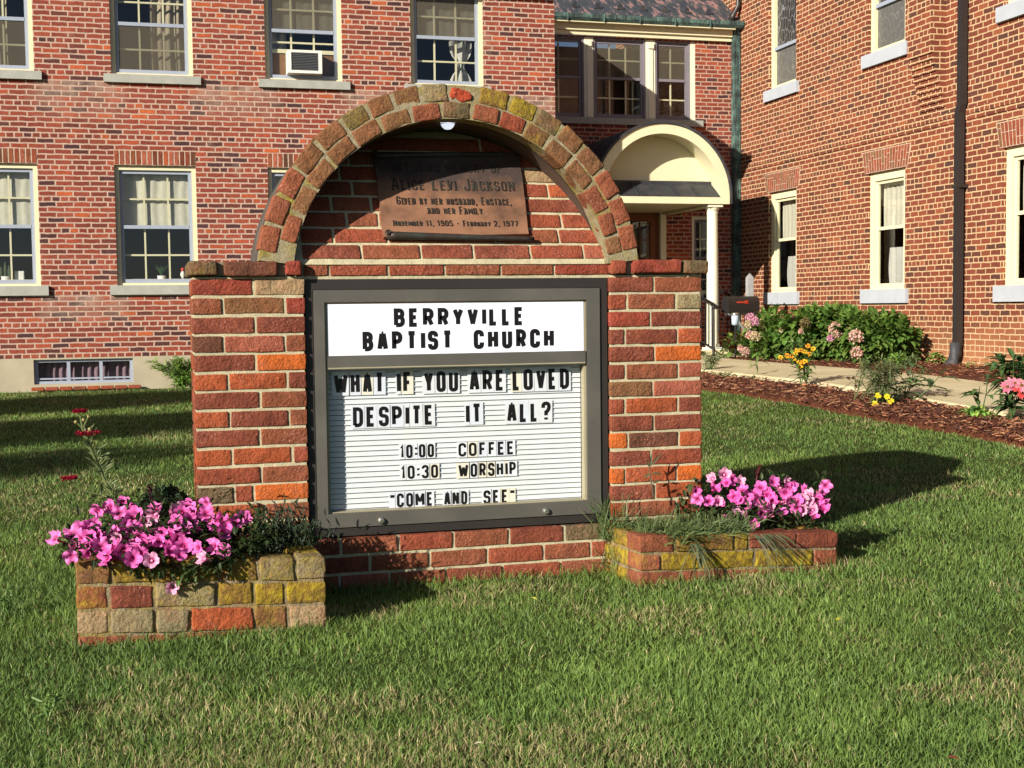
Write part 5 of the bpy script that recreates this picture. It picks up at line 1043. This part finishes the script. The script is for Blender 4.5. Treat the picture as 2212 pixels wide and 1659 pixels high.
herb('coneflower_plant', 'leafy plant with coral red coneflowers at the right edge', 'flower', 2186, 912, .50, 26, .16, .045, (.032, .065, .028), .10, 7, [(*D8(2160, 1680), .05, srgb(226, 84, 80, .8), srgb(90, 40, 20), 14), (2176, 836, .05, srgb(232, 130, 150, .8), srgb(120, 90, 40), 12), (2193, 828, .045, srgb(234, 140, 160, .8), srgb(120, 90, 40), 12), (2183, 826, .04, srgb(236, 150, 160, .8), srgb(120, 90, 40), 12), (2207, 833, .05, srgb(236, 150, 160, .8), srgb(120, 90, 40), 12), (2210, 850, .045, srgb(226, 84, 80, .8), srgb(90, 40, 20), 12)])
herb('corn_seedling', 'small two leaved seedling standing alone in the mulch by the walkway', 'plant', 1637, 818, .22, 3, .20, .03, (.08, .13, .055), .03, 2)
herb('weed_clump', 'grey green weed clump beside the right pillar at the mulch edge', 'weed', 1530, 806, .24, 26, .10, .016, (.075, .115, .055), .09, 8, bushy=True)
herb('mulch_weed', 'tiny low weeds on the far mulch bank', 'weed', 1575, 818, .08, 14, .05, .012, (.07, .10, .045), .10, 6, bushy=True)
CH5 = lambda X, Y: (1888+.3402*X, 637.2+.3402*Y)
herb('geranium_plant', 'low round leaved light green plant at the church wall beside the last hydrangea', 'plant', *CH5(200, 470), .16, 26, .06, .05, (.085, .15, .045), .13, 8, bushy=True)
herb('sorrel_plant', 'broad light green leaves against the church wall left of the downspout', 'plant', *CH5(400, 448), .16, 5, .15, .07, (.11, .19, .05), .09, 4)
herb('wall_seedling', 'small seedling at the church wall right of the downspout boot', 'plant', *CH5(615, 470), .10, 5, .06, .03, (.09, .15, .045), .05, 3)
herb('sprouting_weed', 'leafy green weed at the church wall near the right edge', 'weed', *CH5(840, 505), .16, 16, .07, .045, (.08, .14, .045), .12, 7, bushy=True)
herb('fern_bush', 'feathery light green bush against the tan house foundation', 'bush', 394, 836, .36, 70, .12, .022, (.085, .15, .040), .16, 14, bushy=True)
# ------------------------------------------------------------------ bark chips over the beds
mb = MB()
for k in range(9000):
    if random.random() < .62: x = random.uniform(BED0-.06, PATH0-.03)
    else: x = random.uniform(PATH1+.04, XW)
    y = 6.6+(18-6.6)*random.random()**1.5; z = float(gz(x, y))+.018+random.uniform(0, .03); a = random.uniform(0, 6.28); L = random.uniform(.010, .036); w = random.uniform(.003, .008)
    d = Vector((math.cos(a), math.sin(a), random.gauss(0, .25))).normalized()*L; s = Vector((-math.sin(a), math.cos(a), random.gauss(0, .5))).normalized()*w; p = Vector((x, y, z)); c = vary(random.choice([srgb(96, 54, 40, K), srgb(132, 80, 56, K), srgb(72, 40, 32, K), srgb(176, 122, 84, K)]), .25); h = Vector((0, 0, .004))
    mb.add([p-d-s, p+d-s, p+d+s, p-d+s, p-d+h, p+d+h], [(0, 1, 5, 4), (2, 3, 4, 5), (0, 4, 3), (1, 2, 5)], 0, c)
tag(mb.build('bark_mulch', M['chips'], None, recalc=False), 'shredded reddish brown bark mulch on both beds', 'mulch', kind='stuff')
# ------------------------------------------------------------------ mailbox, garden light
mx = thing('mailbox', 'black curb mailbox with a red flag on a weathered white post', 'mailbox', (8.64, 17.85, .17))
bx0, bx1, bz, by = 8.125, 8.70, .845, 17.72
def MT(x, y, z): c, s = math.cos(.22), math.sin(.22); X = x-8.42; Y = y-by; return (8.42+X*c-Y*s, by+X*s+Y*c, z)
prof = [(-.085, bz), (-.085, bz+.14)]+[(-.085*math.cos(math.pi*i/12), bz+.14+.095*math.sin(math.pi*i/12)) for i in range(1, 12)]+[(.085, bz+.14), (.085, bz)]
mb = MB(); mb.prism(prof, lambda p, k: MT((bx0+.015, bx1)[k], by+p[0], p[1])); mb.build('box', M['mailbox'], mx)
mb = MB(); mb.prism([(p[0]*1.05, bz+(p[1]-bz)*1.03-.004) for p in prof], lambda p, k: MT((bx0, bx0+.02)[k], by+p[0], p[1])); mb.build('door', M['mailbox'], mx)
mb = MB(); mb.box((bx0+.15, by-.092, bz+.135), (bx0+.36, by-.0865, bz+.155), 0, MT); mb.box((bx0+.30, by-.092, bz+.125), (bx0+.36, by-.0865, bz+.17), 0, MT); mb.build('flag', M['flag_red'], mx)
mb = MB(); mb.box((8.595, 17.84, .1), (8.685, 17.93, 1.36)); mb.add([(8.595, 17.84, 1.36), (8.685, 17.84, 1.36), (8.685, 17.93, 1.36), (8.595, 17.93, 1.36), (8.64, 17.885, 1.43)], [(0, 1, 4), (1, 2, 4), (2, 3, 4), (3, 0, 4)]); mb.build('post', M['old_wood'], mx)
mb = MB(); mb.box((8.16, 17.68, .80), (8.94, 17.77, .842), 0, MT); mb.tube([(8.62, 17.80, .45), (8.30, 17.72, .80)], .02, 6); mb.build('arm', M['old_wood'], mx)
gl = thing('garden_light', 'clear jar solar light on a thin black stake below the mailbox', 'garden light', (8.40, 17.3, .17)); p = aty(1588, 690, 17.3)
mb = MB(); mb.tube([(p[0], 17.3, .1), (p[0], 17.3, p[2]-.06)], .012, 6); mb.build('stake', M['iron'], gl)
mb = MB(); mb.lathe([(.02, -.09), (.05, -.07), (.055, .04), (.045, .06), (.02, .07)], p, 14); mb.build('jar', simple('frosted_jar', srgb(196, 204, 214, .8), .25, .1, 20, 0), gl, smooth=True)
mb = MB(); mb.lathe([(.05, .06), (.055, .07), (.055, .09), (.02, .10)], p, 14); mb.build('cap', M['lock'], gl, smooth=True)
# ------------------------------------------------------------------ things in the windows of the house
ac = thing('window_air_conditioner', 'boxy white window air conditioner with a dark grille in the upper house window', 'air conditioner', (1.95, YH, 3.99))
mb = MB(); a0, a1, c0, c1, f0 = 1.735, 2.175, 4.01, 4.302, YH-.10; frame_ring(mb, a0, a1, c0, c1, .045, .045, .035, .03, f0, f0+.34); mb.build('casing', M['white'], ac)
mb = MB(); mb.box((a0+.045, f0+.02, c0+.035), (a1-.045, f0+.03, c1-.03)); 
for k in range(11): mb.box((a0+.045, f0+.008, c0+.042+k*.0205), (a1-.045, f0+.02, c0+.050+k*.0205))
mb.build('grille', simple('grey_grille', srgb(92, 92, 92, K), .6, .1, 30, 0), ac)
mb = MB(); mb.box((1.515, YH+.145, 3.965), (a0-.002, YH+.16, 4.31)); mb.box((a1+.002, YH+.145, 3.965), (2.395, YH+.16, 4.31)); mb.build('side_panel', M['plywood'], ac)
def pot_plant(lab, u, v, h, spiky):
    p = aty(u, v, YH+.20); t = thing('potted_plant', lab, 'potted plant', (p[0], p[1], 1.325), 'small plants on the house window sills'); z = 1.325
    mb = MB(); mb.lathe([(.035, 0), (.048, .02), (.055, .09), (.05, .09), (.045, .08)], (p[0], p[1], z), 14); mb.build('pot', M['pot'], t, smooth=True); mb = MB()
    if spiky:
        for k in range(30): a = random.uniform(0, 6.28); leaf(mb, (p[0], p[1], z+.08), (math.cos(a)*.55, math.sin(a)*.55, 1), (0, 0, 1), h*random.uniform(.7, 1), .02, vary((.05, .11, .05), .2), .1)
    else:
        for dx, hh in ((0, h), (.045, h*.8), (-.05, h*.7)): mb.tube([(p[0]+dx, p[1], z+.07), (p[0]+dx, p[1], z+.07+hh*.5), (p[0]+dx, p[1], z+.07+hh)], [.018, .022, .008], 8, 0, (.07, .11, .06, 1))
    mb.build('foliage', M['leafcol'], t, recalc=False)
pot_plant('spiky aloe in a white pot behind the lower house window', 349, 594, .20, True); pot_plant('small cactus in a white pot in the leftmost lower window', 12, 594, .20, False)
p = aty(342*1.0, 594, YH+.2)
bx = thing('white_card_box', 'small white box standing in the leftmost lower window', 'box', (aty(42, 596, YH+.2)[0], YH+.2, 1.325)); mb = MB(); q = aty(42, 596, YH+.2)[0]; mb.box((q-.055, YH+.18, 1.325), (q+.055, YH+.23, 1.48)); mb.box((q-.048, YH+.178, 1.335), (q+.048, YH+.1795, 1.47)); mb.build('carton', M['white'], bx)
fg = thing('bird_figurine', 'white bird figurine with a red top behind the lower house window', 'figurine', (aty(395, 594, YH+.2)[0], YH+.2, 1.325)); q = aty(395, 594, YH+.2)[0]; mb = MB(); mb.lathe([(.03, 0), (.03, .012), (.012, .02), (.014, .06), (.032, .09), (.03, .12), (.015, .145), (.001, .15)], (q, YH+.2, 1.325), 14); mb.build('body', M['pot'], fg, smooth=True)
mb = MB(); mb.lathe([(.001, .14), (.02, .15), (.024, .17), (.014, .19), (.001, .195)], (q, YH+.2, 1.325), 12); mb.build('head', M['flag_red'], fg, smooth=True)
# ------------------------------------------------------------------ three shrubs left of the picture that shade the back lawn
def shade_tree(lab, gx_, gy_, h, r, n):
    """a slim tree far off to the left whose crown shades the lawn round (gx_, gy_)"""
    x, y = gx_-1.37*h/.67, gy_-h/.67; t = thing('shade_tree', lab, 'tree', (x, y, 0), 'slim trees shading the back lawn'); mb = MB(); mb.tube([(x, y, -.05), (x+.08, y, h*.5), (x, y+.05, h+.4)], [.13, .09, .03], 9)
    for k in range(9): a = k*.9; mb.tube([(x, y, h*(.7+.03*k)), (x+r[0]*.7*math.cos(a), y+r[1]*.7*math.sin(a), h*.97+.05*k)], [.03, .01], 6)
    mb.build('trunk', M['bark'], t); mb = MB()
    for k in range(n):
        v = rvec(); f = random.uniform(.3, 1); p = Vector((x+v.x*r[0]*f, y+v.y*r[1]*f, h+v.z*r[2]*f)); leaf(mb, p, (v+rvec()).normalized(), (0, 0, 1), .17, .11, vary((.05, .10, .03), .3))
    mb.build('crown', M['leafcol'], t, recalc=False)
for args in (('slim tree off the left edge, the one farthest from the street', -1.1, 14.7, 6.4, (1.6, .95, 1.0), 5200), ('slim tree off the left edge, between the two others', -1.2, 11.3, 6.2, (1.6, .85, .9), 3800), ('slim tree off the left edge, the one nearest the street', -1.4, 8.7, 6.0, (1.3, .5, .6), 1000)): shade_tree(*args)
def litter(name, lab, u, v, c, L, grp=None):
    g = atg(u, v); t = MB(); a = random.uniform(0, 6.28)
    leaf(t, (g[0], g[1], g[2]+.006), (math.cos(a), math.sin(a), .35), (0, 0, 1), L, L*.5, c, .2); o = t.build(name, M['leafcol'], None, recalc=False); tag(o, lab, 'leaf', grp)
litter('fallen_leaf', 'reddish brown dead leaf in the grass at the bottom right corner', 2076, 1648, srgb(170, 84, 66, .8), .03)
litter('fallen_leaf', 'pale yellow leaf lying in front of the right planter', 1160, 1300, srgb(226, 214, 90, .8), .028)
litter('fallen_leaf', 'small yellow leaf in the middle of the front lawn', 1156, 1444, srgb(230, 206, 60, .8), .02)
litter('fallen_leaf', 'yellow leaf on the right part of the front lawn', 1806, 1345, srgb(222, 208, 70, .8), .026)
litter('fallen_leaf', 'pale dry leaf on the bottom middle of the lawn', 1022, 1614, srgb(226, 208, 170, .8), .024)
herb('broadleaf_weed', 'clump of broad pointed weed leaves in the lower left lawn', 'weed', 105, 1530, .035, 6, .038, .012, (.085, .14, .045), .02, 3, bushy=True)
herb('plantain_weed', 'broad grass like weed at the left edge of the lawn', 'weed', 12, 1310, .04, 7, .05, .009, (.08, .14, .05), .02, 3, bushy=True)
# ------------------------------------------------------------------ mown grass, one blade after another
def in_poly(x, y, P):
    ins = np.zeros(len(x), bool); n = len(P)
    for i in range(n):
        (x0, y0), (x1, y1) = P[i], P[(i+1) % n]; c = ((y0 > y) != (y1 > y)) & (x < (x1-x0)*(y-y0)/(y1-y0+1e-12)+x0); ins ^= c
    return ins
def vnoise(x, y, sc, seed):
    r = np.random.default_rng(seed).random((64, 64)); X, Y = x*sc, y*sc; i, j = np.floor(X).astype(int), np.floor(Y).astype(int); f, g = X-i, Y-j; f = f*f*(3-2*f); g = g*g*(3-2*g); q = lambda a, b: r[a % 64, b % 64]
    return (q(i, j)*(1-f)+q(i+1, j)*f)*(1-g)+(q(i, j+1)*(1-f)+q(i+1, j+1)*f)*g
NB = 680000
th = RNG.uniform(math.radians(-20), math.radians(52), NB); rr = np.exp(RNG.uniform(math.log(1.7), math.log(18.5), NB)); gx, gy = rr*np.sin(th), rr*np.cos(th)
ok = (gx < BED0-.02+.03*np.sin(gy*5)) & (gy < YH-.16)
foot = [[(xl0, YS), (xr1, YS), (xr1, YS+DEP+.08), (xl0, YS+DEP+.08)], [TL(0, 0, 0)[:2], TL(LgL, 0, 0)[:2], TL(LgL, .43, 0)[:2], TL(0, .43, 0)[:2]], [TR(0, 0, 0)[:2], TR(LgR, 0, 0)[:2], TR(LgR, .36, 0)[:2], TR(0, .36, 0)[:2]]]
for P in foot: ok &= ~in_poly(gx, gy, P)
gx, gy, rr = gx[ok], gy[ok], rr[ok]; n = len(gx)
def pdist(x, y, P):
    d = np.full(len(x), 9.0)
    for i in range(len(P)):
        a, b = np.array(P[i]), np.array(P[(i+1) % len(P)]); t = np.clip(((x-a[0])*(b[0]-a[0])+(y-a[1])*(b[1]-a[1]))/((b-a)@(b-a)), 0, 1); d = np.minimum(d, np.hypot(x-a[0]-t*(b[0]-a[0]), y-a[1]-t*(b[1]-a[1])))
    return d
edge = np.minimum.reduce([pdist(gx, gy, P) for P in foot])
patch = .6*vnoise(gx, gy, 1.1, 1)+.4*vnoise(gx, gy, 3.7, 2); dry = .55*vnoise(gx+9, gy, 1.9, 3)+.45*vnoise(gx, gy, 6.0, 4)
Lb = .023*(.6+.65*RNG.random(n))*(.75+.4*patch+.35*vnoise(gx, gy, 6.5, 9)**2)*(1+.8*np.exp(-edge/.05))*(1+.03*rr); tall = RNG.random(n) < .008; Lb[tall] *= 1.7
wb = .00155*(1+.19*rr)*RNG.uniform(.7, 1.3, n); az = RNG.uniform(0, 2*np.pi, n); ln = np.abs(RNG.normal(0, .65, n))
dx, dy, dz = np.cos(az)*ln, np.sin(az)*ln, np.ones(n); q = np.sqrt(dx*dx+dy*dy+1); dx, dy, dz = dx/q, dy/q, dz/q
sa = RNG.uniform(0, np.pi, n); sxx, syy = np.cos(sa)*wb/2, np.sin(sa)*wb/2; bend = RNG.uniform(.1, .7, n)*Lb
z0 = gz(gx, gy)-GRASS-.004
base = np.stack([gx, gy, z0], 1); s = np.stack([sxx, syy, np.zeros(n)], 1); mid = base+np.stack([dx, dy, dz], 1)*(Lb*.55)[:, None]
tip = base+np.stack([dx*Lb+np.cos(az)*bend*.5, dy*Lb+np.sin(az)*bend*.5, dz*Lb-bend*.22], 1)
V = np.empty((n, 5, 3)); V[:, 0] = base-s; V[:, 1] = base+s; V[:, 2] = mid-s*.8; V[:, 3] = mid+s*.8; V[:, 4] = tip
g1, g2, g3, st = np.array([.185, .290, .060]), np.array([.250, .370, .088]), np.array([.100, .200, .062]), np.array([.54, .47, .25])
f = np.clip(patch*.9+RNG.normal(0, .22, n), 0, 1)[:, None]; C = g3*(1-f)+g2*f; C = np.where(RNG.random(n)[:, None] < .4, C*.5+g1*.5, C)
straw = RNG.random(n) < np.clip((dry-.52)*1.6+.03, .02, .42); C[straw] = st*RNG.uniform(.5, 1.1, (straw.sum(), 1)); C *= RNG.uniform(.68, 1.28, (n, 1)); C *= (.80+.42*vnoise(gx-5, gy+3, .8, 7)*.6+.42*vnoise(gx, gy, 9.0, 8)*.4)[:, None]
me = bpy.data.meshes.new('grass'); me.vertices.add(n*5); me.vertices.foreach_set('co', V.ravel())
idx = np.arange(n)[:, None]*5; loops = np.concatenate([idx+np.array([0, 1, 3, 2]), idx+np.array([2, 3, 4])], 1).ravel()
me.loops.add(n*7); me.loops.foreach_set('vertex_index', loops.astype(np.int32)); me.polygons.add(n*2)
ls = np.stack([np.arange(n)*7, np.arange(n)*7+4], 1).ravel(); me.polygons.foreach_set('loop_start', ls.astype(np.int32)); me.polygons.foreach_set('loop_total', np.tile([4, 3], n).astype(np.int32))
at = me.color_attributes.new('Col', 'FLOAT_COLOR', 'POINT'); at.data.foreach_set('color', np.repeat(np.concatenate([C, np.ones((n, 1))], 1), 5, axis=0).astype(np.float32).ravel())
me.materials.append(M['grass']); me.update(); go = bpy.data.objects.new('grass', me); COL.objects.link(go); tag(go, 'short mown green lawn with dry straw patches', 'grass', kind='stuff')
